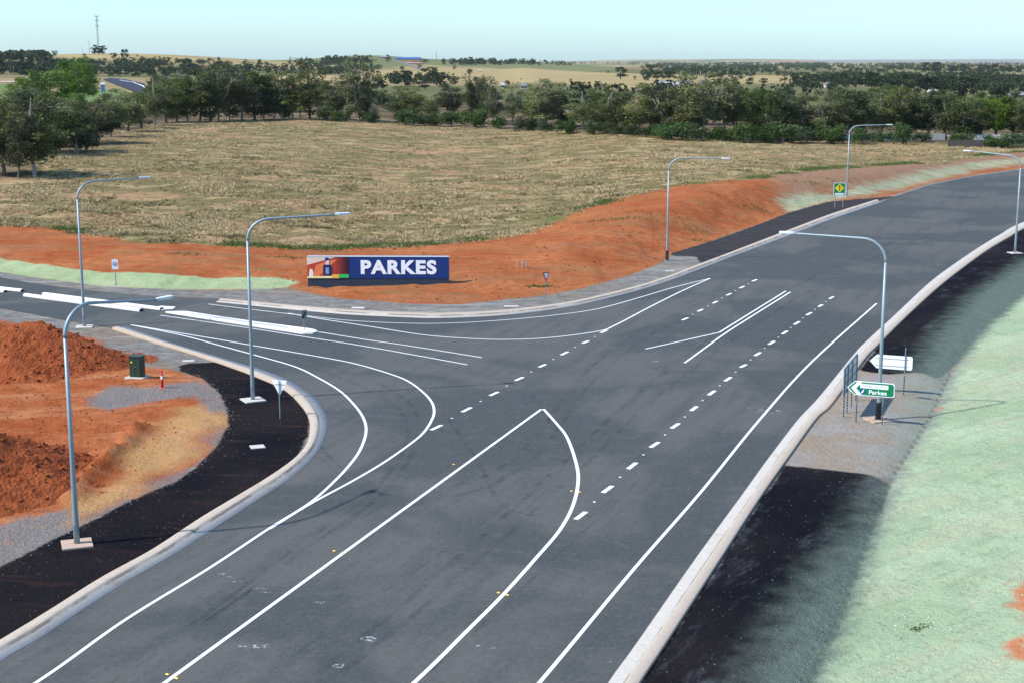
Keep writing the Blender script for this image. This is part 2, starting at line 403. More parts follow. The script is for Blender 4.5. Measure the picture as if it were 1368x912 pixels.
M_conc = simple('pad_concrete', (.50, .46, .40), .85, .2, 0, .15, 3)
M_dustconc = simple('dusty_concrete', (.44, .32, .24), .9, .1, 0, .2, 3)
t = NT('white_kerb'); n = t.noise(1.5, 5, .7); n2 = t.noise(7, 4, .7)
c = t.mix(t.mr(n, .4, .7), (.78, .77, .74), (.62, .60, .56)); c = t.mix(t.mr(n2, .6, .8, 0, .4), c, (.38, .36, .33)); t.bump(n2, .3, .02)
M_white = t.fin(c, .7, .3)
M_galv = simple('galvanised_steel', (.27, .33, .35), .5, .4, .35, .12, 4)
M_galvd = simple('weathered_galvanised_steel', (.20, .24, .26), .5, .4, .4, .2, 9)
t = NT('slotted_post_steel'); sx_ = t.n('ShaderNodeSeparateXYZ'); t.set(sx_.inputs[0], t.pos())
fz = t.math('FRACT', t.math('MULTIPLY', sx_.outputs[2], 6.)); sl = t.math('MULTIPLY', t.mr(fz, .45, .5), t.mr(sx_.outputs[2], 1.15, 1.1))
M_slot = t.fin(t.mix(sl, (.20, .24, .26), (.02, .02, .02)), .5, .4, .3)
M_black = simple('black_paint', (.02, .02, .022), .5, .4)
M_dark = simple('dark_opening', (.03, .03, .03), .8, .2)
M_lum = simple('luminaire_grey', (.62, .66, .68), .4, .4)
M_lens = simple('luminaire_lens', (.75, .78, .78), .2, .5)
M_navy = simple('navy_paint', (.006, .035, .165), .5, .3, 0, .06, 1)
M_slate = simple('slate_base_paint', (.028, .040, .062), .6, .3, 0, .2, 2)
M_sgreen = simple('sign_green', (.0, .19, .065), .35, .45, 0, .06)
M_swhite = simple('sign_white', (.88, .89, .89), .35, .45, 0, .03)
M_syel = simple('sign_yellow', (.85, .66, .01), .35, .45, 0, .03)
M_sred = simple('sign_red', (.55, .02, .02), .35, .45, 0, .05)
M_sblack = simple('sign_black', (.015, .015, .015), .4, .4)
M_sblue = simple('sign_blue', (.012, .08, .30), .35, .45)
M_spurp = simple('sign_ring', (.24, .02, .10), .35, .45)
M_alu = simple('sign_back_aluminium', (.50, .53, .54), .4, .4, .3, .08)
M_cab = simple('cabinet_green', (.018, .042, .024), .45, .4, 0, .15, 3)
M_red = simple('bollard_red', (.62, .03, .025), .5, .4, 0, .1)
M_rpmy = simple('marker_yellow', (.85, .55, .03), .4, .4)
M_rpmw = simple('marker_white', (.75, .75, .75), .4, .4)
M_wood = simple('peg_wood', (.62, .48, .36), .8, .2)
M_roofw = simple('pale_metal_roof', (.40, .41, .42), .5, .4)
M_roofg = simple('grey_metal_roof', (.24, .25, .27), .5, .4)
M_roofb = simple('blue_metal_roof', (.03, .10, .30), .5, .4)
M_brick = simple('pink_brick', (.42, .25, .19), .9, .1)
M_render = simple('cream_wall', (.55, .50, .42), .9, .1)
M_win = simple('window_glass', (.03, .04, .05), .15, .6)
M_fence = simple('dark_palings', (.075, .065, .06), .9, .1, 0, .3, 1)
t = NT('mound_soil'); n = t.noise(1.0, 5, .7); n2 = t.noise(6, 5, .75)
c = t.mix(t.mr(n, .35, .65), (.22, .050, .016), (.31, .083, .027)); c = t.mix(t.mr(n2, .5, .8, 0, .5), c, (.40, .14, .055)); c = t.mix(t.mr(n2, .5, .2, 0, .5), c, (.17, .05, .022))
t.bump(t.math('ADD', n2, t.vor(5)), .9, .12); M_mound = t.fin(c, .95, .1)
def foliage(name, a, b, rnd=.48, tr=.35):
    t = NT(name); ti = t.attr('tint'); ob = t.n('ShaderNodeObjectInfo').outputs['Random']
    c = t.mix(ti, a, b)
    hs = t.n('ShaderNodeHueSaturation'); t.set(hs.inputs['Color'], c); t.set(hs.inputs['Value'], t.mr(ob, 0, 1, 1 - rnd, 1 + rnd, False))
    t.set(hs.inputs['Hue'], t.mr(t.math('FRACT', t.math('MULTIPLY', ob, 7.13)), 0, 1, .475, .515, False)); t.set(hs.inputs['Saturation'], t.mr(t.math('FRACT', t.math('MULTIPLY', ob, 3.7)), 0, 1, .75, 1.1, False))
    t.fin(hs.outputs[0], .7, .15)
    tl = t.n('ShaderNodeBsdfTranslucent'); t.t.links.new(hs.outputs[0], tl.inputs[0]); mx = t.n('ShaderNodeMixShader'); mx.inputs[0].default_value = tr
    t.t.links.new(t.bs.outputs[0], mx.inputs[1]); t.t.links.new(tl.outputs[0], mx.inputs[2]); t.t.links.new(mx.outputs[0], t.out.inputs[0])
    return t.m
M_gum = foliage('gum_foliage', (.078, .098, .028), (.200, .215, .075))
M_dns = foliage('dense_foliage', (.040, .064, .020), (.105, .140, .042))
M_brt = foliage('bright_foliage', (.045, .100, .008), (.150, .250, .018), .2, .2)
M_shr = foliage('shrub_foliage', (.038, .070, .018), (.080, .130, .034), .25)
M_far = foliage('far_foliage', (.026, .040, .018), (.060, .080, .032), .3, .2)
t = NT('bark'); n = t.noise(1.5, 4); ob = t.n('ShaderNodeObjectInfo').outputs['Random']
M_bark = t.fin(t.mix(t.mr(ob, .3, .7), t.mix(n, (.10, .075, .06), (.18, .14, .11)), t.mix(n, (.27, .23, .19), (.42, .37, .31))), .9, .1)
def grassmat(name, a, b):
    t = NT(name); return t.fin(t.mix(t.attr('tint'), a, b), .8, .1)
M_grass = grassmat('dry_grass_blades', (.150, .134, .052), (.48, .365, .20))
M_weed = grassmat('green_weeds', (.05, .085, .02), (.13, .18, .05))

# ------------------------------------------------------------------ terrain mesh
OY = -90.0
d1 = np.geomspace(70, 132, 60, endpoint=False); d2 = 132 * 1.0021 ** np.arange(0, 430); d3 = d2[-1] * 1.0105 ** np.arange(1, 440)
dd = np.r_[d1, d2, d3]; dd = dd[dd < 20500]
aa = np.r_[np.linspace(-62, -24, 80, endpoint=False), np.linspace(-24, 24, 440, endpoint=False), np.linspace(24, 62, 80)]
AA, DD = np.meshgrid(np.radians(aa), dd)
X = DD * np.sin(AA); Y = OY + DD * np.cos(AA); shp = X.shape
X = X.ravel(); Y = Y.ravel(); Z = Hf(X, Y)
poly = {}
FIELD = [(-900, 285), (0, 301), (61, 303), (129, 315), (200, 324), (276, 327), (400, 333), (500, 331), (600, 325), (650, 320), (700, 312.5), (774, 281), (833, 264),
         (892, 251), (966, 241), (1000, 240.5), (1085, 227), (1200, 220), (1256, 218), (1328, 206), (1368, 203), (1500, 190), (1500, 150), (684, 140), (-900, 140)]
BELT = [(-600, 240), (0, 233), (20, 237), (67, 209), (110, 194), (147, 183), (200, 169), (233, 163), (300, 161), (456, 160), (546, 166), (634, 171), (722, 175), (802, 179), (900, 184),
        (1000, 189), (1100, 193), (1200, 191), (1368, 195), (1600, 199), (1600, 152), (1100, 147), (600, 135), (400, 132), (250, 132), (0, 150), (-600, 150)]
def reg(name, pix, flat=True, soft=None):
    poly[name] = [G0(*q) if flat else GR(*q) for q in pix]
reg('field', FIELD, False)
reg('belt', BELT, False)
reg('brown', [(1043, 262), (1052, 252), (1030, 240), (1000, 236), (1085, 220), (1200, 210), (1500, 180), (1700, 170), (1700, 178), (1368, 213), (1242, 236), (1157, 255), (1105, 262), (1060, 262)], False)
reg('greenA', [(-600, 338), (0, 350), (61, 356.6), (138, 366), (215, 369.5), (276, 372), (384, 372), (398, 378), (381, 384.5), (353, 387), (215, 386), (138, 383), (61, 373), (0, 364), (-600, 350)])
reg('greenB', [(1040, 269), (1057, 284.5), (1105, 271), (1114, 266), (1157, 261), (1200, 252.6), (1242, 241), (1299, 228), (1368, 218.5), (1500, 203), (1500, 195), (1368, 211), (1313, 217),
               (1256, 225), (1214, 234), (1171, 245), (1137, 253), (1114, 259), (1085, 257), (1057, 258)], False)
reg('tan', [(1030, 600), (1085, 560), (1148, 493), (1190, 496), (1245, 500), (1265, 520), (1245, 560), (1200, 640), (1160, 634), (1107, 628), (1040, 621)])
reg('blackL', [(252, 485), (290, 484), (345, 500), (390, 520), (412, 550), (412, 580), (395, 615), (320, 665), (202, 740), (67, 821), (0, 862), (-300, 1030), (-700, 1100), (-200, 860), (0, 756), (67, 721), (118, 697), (175, 667), (235, 642), (262, 622),
               (289, 595), (303, 568), (303, 550), (292, 525), (269, 505), (239, 495), (238, 489)])
reg('blackU', [(897, 342), (930, 343), (937, 354), (986, 336), (1063, 308), (1114, 289), (1177, 268), (1200, 262), (1105, 270), (1055, 284), (1011, 301), (952, 322), (898, 338)])
reg('blackR1', [(1049, 621), (1107, 627), (1160, 633), (1189, 645), (1140, 912), (1100, 1200), (500, 1400), (840, 930), (930, 800), (1021, 660)])
reg('blackR2', [(1148, 494), (1182, 500), (1228, 497), (1252, 506), (1300, 470), (1400, 390), (1500, 330), (1368, 306), (1316, 337), (1256, 380), (1219, 415), (1182, 451)])
reg('over', [(1160, 649), (1129, 707), (1071, 773), (1009, 871), (960, 960), (850, 1150), (1800, 1150), (1800, 290), (1500, 318), (1368, 345), (1298, 392), (1246, 445), (1215, 495), (1190, 560), (1170, 640)])
reg('gravL', [(118, 532), (150, 515), (190, 519), (215, 517), (262, 508), (290, 526), (300, 545), (285, 552), (260, 530), (200, 536), (150, 548), (125, 545)])
reg('gravL2', [(-200, 760), (0, 703), (40, 690), (95, 682), (92, 702), (60, 738), (0, 760), (-150, 830)])
reg('gravL3', [(175, 664), (190, 630), (240, 605), (285, 580), (310, 560), (300, 600), (240, 650)])
reg('ochre', [(60, 700), (110, 660), (150, 632), (190, 600), (240, 545), (290, 535), (300, 560), (260, 600), (200, 650), (120, 690), (60, 740), (20, 745)])
reg('patch1', [(1230, 556), (1233, 546), (1250, 540), (1258, 545), (1245, 556)])
reg('patch2', [(1252, 512), (1262, 490), (1292, 450), (1305, 440), (1288, 470), (1268, 505)])
reg('patch3', [(1352, 810), (1362, 780), (1380, 770), (1380, 830), (1366, 828)], False)
reg('patch4', [(1340, 862), (1352, 852), (1376, 850), (1376, 880), (1350, 876)], False)
reg('gold', [(260, 108), (480, 96), (560, 86), (700, 91), (860, 99), (1150, 103), (1180, 110), (1000, 112), (870, 122), (800, 118), (560, 104), (480, 112), (300, 118)], False)
reg('lawn', [(-100, 113), (40, 113), (50, 126), (150, 120), (165, 118), (150, 140), (100, 136), (-100, 130)], False)
near = Y < 430
attrs = {}
def comp(names):
    out = None
    for n_ in names:
        big = n_ in ('gold', 'lawn', 'belt', 'field', 'brown', 'greenB')
        v_ = np.full(X.shape, -500., float)
        sel = (np.ones_like(near) if big else near)
        v_[sel] = sd_poly(X[sel], Y[sel], poly[n_])
        out = v_ if out is None else np.maximum(out, v_)
    return out
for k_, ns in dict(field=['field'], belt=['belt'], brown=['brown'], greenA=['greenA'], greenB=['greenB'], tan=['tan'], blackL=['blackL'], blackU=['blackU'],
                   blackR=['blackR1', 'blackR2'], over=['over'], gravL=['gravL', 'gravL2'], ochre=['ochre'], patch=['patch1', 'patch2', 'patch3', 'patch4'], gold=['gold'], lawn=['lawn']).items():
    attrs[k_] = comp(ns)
attrs['gold'] = np.maximum(attrs['gold'], 260 - np.hypot((X + 420) / 1.3, Y - 2150))
attrs['sdU'] = sd_poly(X, Y, UPOLY); attrs['sdR'] = sd_poly(X, Y, RPOLY)
attrs['drain'] = np.where(Y < 95, np.abs(attrs['sdR']), 50.)
attrs['LD'] = sd_poly(X, Y, LDP)
# red earth stands where the field polygon is not and beyond the toe; beyond the belt everything is country
attrs['field'] = np.where(Y > 480, 100., attrs['field'])
nr, nc = shp; idx = np.arange(nr * nc).reshape(shp)
Fq = np.stack([idx[:-1, :-1], idx[:-1, 1:], idx[1:, 1:], idx[1:, :-1]], -1).reshape(-1, 4)
Fq = Fq[:, ::-1]
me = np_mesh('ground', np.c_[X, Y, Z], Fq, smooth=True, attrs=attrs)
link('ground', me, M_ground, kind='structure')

# ------------------------------------------------------------------ road
kR_in = [(620, 1250), (760, 1000), (813, 912), (849, 862), (929, 747), (991, 662), (1027, 612), (1067, 560), (1094, 531), (1143, 471), (1160, 454), (1197, 420), (1242, 378), (1274, 354), (1308, 331), (1336, 314), (1368, 297), (1460, 262), (1600, 225)]
kR_out = [(665, 1250), (802, 1000), (856, 912), (889, 862), (960, 752), (1015, 667), (1052, 614), (1091, 560), (1112, 540), (1155, 481), (1173, 462), (1210, 425), (1253, 385.5), (1285, 360), (1318, 336), (1347, 318.5), (1380, 301), (1470, 266), (1610, 229)]
kL_in = [(-300, 1040), (0, 859), (67, 818), (135, 775), (202, 738), (269, 694), (319, 664), (360, 639), (392, 616), (409, 597), (414, 578), (413, 561), (403, 543), (380, 521), (343, 504), (303, 489), (252, 472), (202, 457), (150, 440)]
kL_out = [(-300, 1075), (0, 884), (50, 855), (101, 821), (168, 778), (235, 739), (303, 695), (350, 664), (387, 640), (417, 613), (432, 590), (438, 568), (434, 551), (420, 531), (387, 509), (353, 495), (303, 480), (235, 460), (168, 437)]
kU_out = [(296, 401), (338, 405), (404, 411), (469, 416), (550, 419.8), (588, 420.5), (654, 418), (708, 413), (763, 405), (800, 397), (855, 383), (899, 368.5), (932, 355.5), (973, 340), (1000, 329.5), (1057, 307.5), (1114, 286), (1171, 268)]
kU_in = [(288, 404), (338, 409), (404, 415.5), (469, 421), (550, 424.8), (588, 425.5), (654, 423), (708, 418), (763, 410), (800, 402), (855, 388), (899, 374), (932, 361.5), (986, 340.5), (1000, 335.5), (1063, 312), (1114, 292.5), (1177, 271)]
ROAD = [(-250, 1050)] + kL_out[1:] + [(168, 439), (149, 438), (99, 430.5), (44, 420), (0, 412), (-400, 385), (-400, 358), (0, 371), (44, 379), (131, 390), (197, 395.5), (300, 400)] + kU_in[1:] + \
       [(1188, 265.5), (1242, 248), (1299, 236), (1368, 226.5), (1600, 200), (1600, 224)] + kR_in[::-1]
rp = [G0(*q) for q in ROAD]
bm = bmesh.new()
f_ = bm.faces.new([bm.verts.new((q[0], q[1], .03)) for q in rp])
bmesh.ops.triangulate(bm, faces=[f_]); 
bmesh.ops.recalc_face_normals(bm, faces=bm.faces)
me = bpy.data.meshes.new('road'); bm.to_mesh(me); bm.free()
if me.polygons[0].normal.z < 0: me.flip_normals()
a_ = me.attributes.new('tint', 'FLOAT', 'POINT')
for i_, v_ in enumerate(me.vertices): a_.data[i_].value = 0
road = link('road', me, M_asph, kind='structure')

def kerb(inn, out, name, h=.14, ncut=None):
    a, L = resample(smooth_line([G0(*q) for q in inn], 6), 10)
    n = max(20, int(L / .6)); a, L = resample(smooth_line([G0(*q) for q in inn], 6), n); b, _ = resample(smooth_line([G0(*q) for q in out], 6), n)
    prof = [(0, .0), (0, .045), (.47, .040), (.55, h), (.60, h + .012), (.97, h + .012), (1.0, h - .01), (1.0, -.05)]
    V = []; U = []; VV = []; k = len(prof)
    for i in range(n):
        for s_, z_ in prof:
            q = a[i] * (1 - s_) + b[i] * s_; V.append((q[0], q[1], z_)); U.append(i * L / (n - 1)); VV.append(s_)
    Fc = [(i * k + j, (i + 1) * k + j, (i + 1) * k + j + 1, i * k + j + 1) for i in range(n - 1) for j in range(k - 1)]
    Fc = np.array(Fc)
    me = np_mesh(name, V, Fc, attrs={'u': U, 'v': VV})
    bm = bmesh.new(); bm.from_mesh(me)
    ends = [[bm.verts.new(V[j]) for j in range(k)], [bm.verts.new(V[(n - 1) * k + j]) for j in range(k)]]
    bm.faces.new(ends[0]); bm.faces.new(ends[1]); bmesh.ops.recalc_face_normals(bm, faces=bm.faces); bm.to_mesh(me); bm.free()
    return link(name, me, M_kerb, kind='structure')
kerb(kR_in, kR_out, 'kerb', .10)
kerb(kL_out, kL_in, 'kerb', .15)
kerb(kU_in, kU_out, 'kerb', .15)

# painted lines
zz = [.036]
def line(pix, w=.16, name='lane_line', smooth=True, n=8, mat=None, world=False, z=None):
    P = [G0(*q) for q in pix] if not world else pix
    if smooth and len(P) > 2: P = smooth_line(P, n)
    P = np.array(P); T = np.gradient(P, axis=0); T /= np.linalg.norm(T, axis=1)[:, None] + 1e-9; N = np.c_[-T[:, 1], T[:, 0]]
    z = zz[0] if z is None else z; zz[0] += .0012 if z is None or z == zz[0] else 0
    L_, R_ = P + N * w / 2, P - N * w / 2; m = len(P)
    V = [(q[0], q[1], z) for q in L_] + [(q[0], q[1], z) for q in R_]
    Fc = [(i, i + m, i + m + 1, i + 1) for i in range(m - 1)]
    me = py_mesh(name, V, Fc)
    return link(name, me, mat or M_paint, road)
LA = [(-93, 1140), (218.6, 912), (460, 732.5), (723, 547)]
line([LA[0], LA[-1]], .165, smooth=False)
line([(290, 1140), (430, 1020), (553.6, 912), (626, 841), (671, 796), (716, 746), (748, 708), (766, 674), (772.5, 640), (768, 613), (757, 583.6), (743, 565.5), (726, 546.5)], .165)
line([(514, 1140), (640, 1000), (721, 912), (849, 758), (938, 655.6), (1015.6, 560), (1085.5, 482.7), (1171, 406)], .15)
line([(-310, 1130), (-118, 1012), (48.8, 912), (168, 828), (278.5, 760), (360, 706), (414, 672), (447, 643), (469, 619), (482, 599.5), (489, 577.5), (486, 560), (474, 542), (454, 522.5), (425, 505), (392.5, 489.6), (338, 474), (294, 462), (241, 448), (175, 434.6)], .15)
line([(360, 707), (414.5, 673.5), (469, 644), (513, 618), (550, 592), (566, 578), (576, 563), (580, 551), (577, 538), (566, 525), (546, 510), (520, 499.5), (469, 485), (403.5, 473), (338, 462), (300, 455.3), (250, 447), (175, 434.6)], .15)
line([(214, 422), (250, 427), (338, 439.6), (403.5, 450), (469, 460), (550, 474), (624, 487.5)], .14)
line([(423, 443.6), (491, 454.6), (550, 463), (643.6, 478)], .14)
line([(278.5, 407), (338, 414.4), (403.5, 422), (469, 429), (550, 432.6), (609.6, 432), (675, 428), (741, 421.7), (800, 413), (855, 398), (899, 385), (949, 372.5)], .13)
line([(385, 419.3), (430, 427), (497, 437.3), (566, 448), (631.6, 453), (686, 454), (741, 451), (800, 443), (822, 435), (866, 412), (910, 390), (949, 372.5)], .15)
line([(862, 466.8), (961, 444.8)], .15, smooth=False); line([(961, 444.8), (1050, 389.6)], .15, smooth=False)
line([(914.5, 485.4), (966.7, 447.5), (1008, 421), (1056, 391)], .15)
D1 = [((576, 574.7), (590, 568)), ((617.3, 550.6), (629.4, 544.5)), ((654.6, 528.7), (665.6, 523.6)), ((688.6, 508.5), (699, 504)), ((720.4, 490.7), (729, 486.8)), ((749.6, 474.5), (758.8, 470)), ((777.9, 459), (786.6, 455.7)),
      ((802.6, 445.3), (811, 441.5)), ((911.4, 428.4), (919, 425)), ((932, 416.8), (939, 413.7)), ((952.4, 406), (958.3, 403)), ((970.6, 395.3), (976.8, 392.6)), ((988, 385.8), (994.3, 383)), ((1005, 376.6), (1011, 374))]
D2 = [((769, 694), (782.7, 684)), ((805.4, 658.5), (818, 649.3)), ((839, 626.8), (850, 618.3)), ((869, 598), (880, 590.7)), ((897, 572.4), (907, 565.8)), ((923, 549), (931, 543)), ((946.5, 528), (955, 522)), ((968.4, 509.3), (976.5, 504)),
      ((989, 491), (997, 487)), ((1008.3, 475.5), (1016, 471)), ((1027, 460.6), (1034.6, 456)), ((1045, 447), (1051.8, 442.6)), ((1061, 434.3), (1068, 430)), ((1077.4, 421.8), (1084, 418)), ((1093.4, 410.6), (1098.7, 407.5)), ((1107.8, 400), (1113.5, 397))]
for a, b in D1 + D2: line([a, b], .24, 'lane_dash', False, z=.0365)
for k, arc in enumerate([[(420, 590), (480, 640), (600, 650), (700, 600), (780, 500), (860, 440), (960, 395)], [(425, 610), (490, 655), (610, 662), (715, 610), (795, 507), (875, 445), (975, 398)],
            [(250, 455), (400, 478), (520, 520), (560, 570), (520, 650), (400, 740), (250, 850)], [(255, 462), (400, 487), (508, 530), (545, 575), (505, 650), (385, 740), (235, 850)],
            [(640, 585), (700, 600), (760, 615), (850, 600)], [(600, 560), (640, 620), (680, 680), (790, 690)], [(300, 430), (450, 455), (600, 490), (700, 520), (740, 570)],
            [(350, 960), (560, 790), (740, 630), (860, 520), (1000, 420), (1130, 350), (1280, 290)], [(380, 960), (585, 795), (765, 637), (885, 525), (1025, 424), (1150, 353), (1300, 292)]]):
    line(arc, .28, 'tyre_mark', mat=M_tyre, z=.0325 + k * .0004)
for k, j in enumerate([[(300, 940), (640, 703), (860, 540)], [(560, 912), (900, 600), (1160, 400)], [(150, 912), (470, 700), (700, 565)], [(1010, 500), (1130, 385), (1260, 300)]]):
    line(j, .10, 'paving_joint', smooth=False, mat=M_tyre, z=.0322 + k * .0002)
def blob(px, py, a, b, rot, name='paint_scuff', mat=None, z=.0345):
    c = G0(px, py); P = []
    for i in range(14):
        th = 2 * math.pi * i / 14; r = random.uniform(.6, 1.2); x, y = a * .7 * r * math.cos(th), b * .8 * r * math.sin(th)
        P.append((c[0] + x * math.cos(rot) - y * math.sin(rot), c[1] + x * math.sin(rot) + y * math.cos(rot), z))
    link(name, py_mesh(name, P, [tuple(range(14))]), mat or M_scuff, road)
for px, py, a, b in [(297, 767, .35, .12), (306, 771, .25, .1), (317, 777, .3, .12), (346, 787, .35, .1), (355, 791, .3, .1), (429, 805, .4, .15), (341, 864, .8, .25), (493, 854, .5, .3), (452, 890, .4, .3),
                     (640, 863, .2, .1), (659, 866, .2, .08), (1010, 545, .9, .12), (1030, 552, 1.4, .1), (1018, 548, .3, .3), (1040, 549, .3, .35), (876, 483, .4, .2), (870, 478, .3, .1), (1000, 366, .5, .3), (812, 884, .2, .1), (840, 890, .3, .1)]:
    blob(px, py, a, b, random.uniform(-.3, .3))

# reflective markers: small bevelled blocks, each its own
def marker(px, py, mat, label):
    q = G0(px, py); m = MB(); a, b, h = .10, .08, .022
    m.add([(-a, -b, 0), (a, -b, 0), (a, b, 0), (-a, b, 0), (-a * .6, -b * .5, h), (a * .6, -b * .5, h), (a * .6, b * .5, h), (-a * .6, b * .5, h)], [(3, 2, 1, 0), (4, 5, 6, 7), (0, 1, 5, 4), (1, 2, 6, 5), (2, 3, 7, 6), (3, 0, 4, 7)])
    o = m.build('pavement_marker', mat, label=label, cat='road marker', group='raised reflective markers on the asphalt')
    o.location = (q[0], q[1], .046); o.rotation_euler = (0, 0, R(-20)); o.scale = (.65, .65, 1)
Y_M = [((223.6, 901.5), (236, 907), 'at the bottom end of the long straight line'), ((446.5, 736.5), (457, 739.5), 'halfway along the long straight line'),
       ((606, 621), (618, 624), 'on the upper part of the long straight line'), ((763.5, 656.5), (774.5, 658), 'on the bulge of the curved line'),
       ((666, 792.5), (678, 795.5), 'on the lower part of the curved line')]
for a, b, s_ in Y_M:
    marker(*a, M_rpmy, f'yellow reflective marker {s_}, kerb side')
    marker(*b, M_rpmy, f'yellow reflective marker {s_}, green slope side')
wd = ['first', 'second', 'third', 'fourth', 'fifth', 'sixth', 'seventh', 'eighth', 'ninth', 'tenth', 'eleventh', 'twelfth', 'thirteenth', 'fourteenth', 'fifteenth', 'sixteenth']
def ordn(k):
    if k < 16: return wd[k]
    k += 1; return f"{k}{'th' if 10 < k % 100 < 14 else {1: 'st', 2: 'nd', 3: 'rd'}.get(k % 10, 'th')}"
for nm, D in (('billboard side dashes', D1), ('green slope side dashes', D2)):
    k = 0
    for i in range(len(D) - 1):
        a = D[i][1]; b = D[i + 1][0]
        if abs(a[0] - b[0]) > 60: continue
        marker((a[0] + b[0]) / 2, (a[1] + b[1]) / 2, M_rpmw, f'white reflective marker, {ordn(k)} up the road between the {nm}'); k += 1

# median kerbs
def barrel(a, b, w, h, name='median_kerb'):
    A, B = G0(*a), G0(*b); d = B - A; L = np.linalg.norm(d); d /= L; nrm = np.array([-d[1], d[0]])
    prof = [(-w / 2, .02), (-w / 2, h * .55), (-w * .36, h * .9), (0, h), (w * .36, h * .9), (w / 2, h * .55), (w / 2, .02)]
    n = max(2, int(L / 1.2)); V = []
    for i in range(n + 1):
        c = A + d * L * i / n; jit = random.uniform(-.015, .015)
        for s_, z_ in prof: V.append((c[0] + nrm[0] * (s_ + jit), c[1] + nrm[1] * (s_ + jit), z_))
    k = 7; m = MB(); m.add(V, [(i * k + j, i * k + j + 1, (i + 1) * k + j + 1, (i + 1) * k + j) for i in range(n) for j in range(k - 1)] + [tuple(range(k))[::-1], tuple(n * k + j for j in range(k))])
    o = m.build(name, M_white, kind='structure')
    cap = MB(); c = B + d * .03
    cap.add([(c[0] + nrm[0] * s_ * .8, c[1] + nrm[1] * s_ * .8, .02 + z_ * .8) for s_, z_ in prof], [tuple(range(7))]); cap.build('kerb_end', M_dark, o)
    return o
barrel((-60, 380), (30, 390), .5, .24); barrel((-60, 384), (7, 391), .45, .22)
barrel((34, 396), (189, 416.5), .5, .27); barrel((59, 394.5), (216, 414.5), .45, .25)
def slab_px(pts, h, name, mat, z0=-.02, parent=None, bev=.03, **k):
    m = MB(); P = [G0(*q) for q in pts]
    ar = sum(P[i][0] * P[(i + 1) % len(P)][1] - P[(i + 1) % len(P)][0] * P[i][1] for i in range(len(P)))
    if ar < 0: P = P[::-1]
    m.slab(P, z0, h); return m.build(name, mat, parent, bevel=bev, **k)
slab_px([(206, 412.5), (214, 410), (235, 411.3), (231, 414), (216, 415)], .09, 'median_island', M_white, kind='structure')
isl = slab_px([(221, 418.5), (300, 431), (404, 447), (418, 447), (425, 444.8), (419, 442), (404, 440), (338, 431.5), (280, 423), (248, 418)], .16, 'median_island', M_white, kind='structure')
slab_px([(248, 420.2), (300, 427), (338, 433.2), (385, 439.4), (385, 441.4), (338, 435.4), (300, 429.3), (252, 422)], .172, 'island_infill', simple('infill_concrete', (.42, .42, .41), .85, .2), .1, isl, 0)

# ------------------------------------------------------------------ pads and lids
def pad(px, py, a, b, rot, h=.06, mat=None, label='', name='pit_cover', cat='pit cover', z=0.):
    q = G0(px, py); m = MB(); m.box((0, 0, h / 2), (a, b, h)); o = m.build(name, mat or M_conc, bevel=.012, label=label, cat=cat)
    o.location = (q[0], q[1], z + .002); o.rotation_euler = (0, 0, rot); return o
pad(344, 597, .75, .7, R(20), .05, label='small pale square lid lying on the black shoulder inside the curve')
pad(252, 482, .8, .5, R(10), .03, label='pale slab lying on grey gravel near the start of the island kerb')
pad(683, 409.6, 1.2, .6, R(5), .04, label='pale flat lid in the gravel below the give way sign')
pad(478.6, 412, 1.1, .7, R(-5), .05, label='white pit lid in the gravel below the billboard letters')
pad(895, 362.6, .9, .5, R(10), .04, label='white lid in the gravel beside the black footed lamp post')

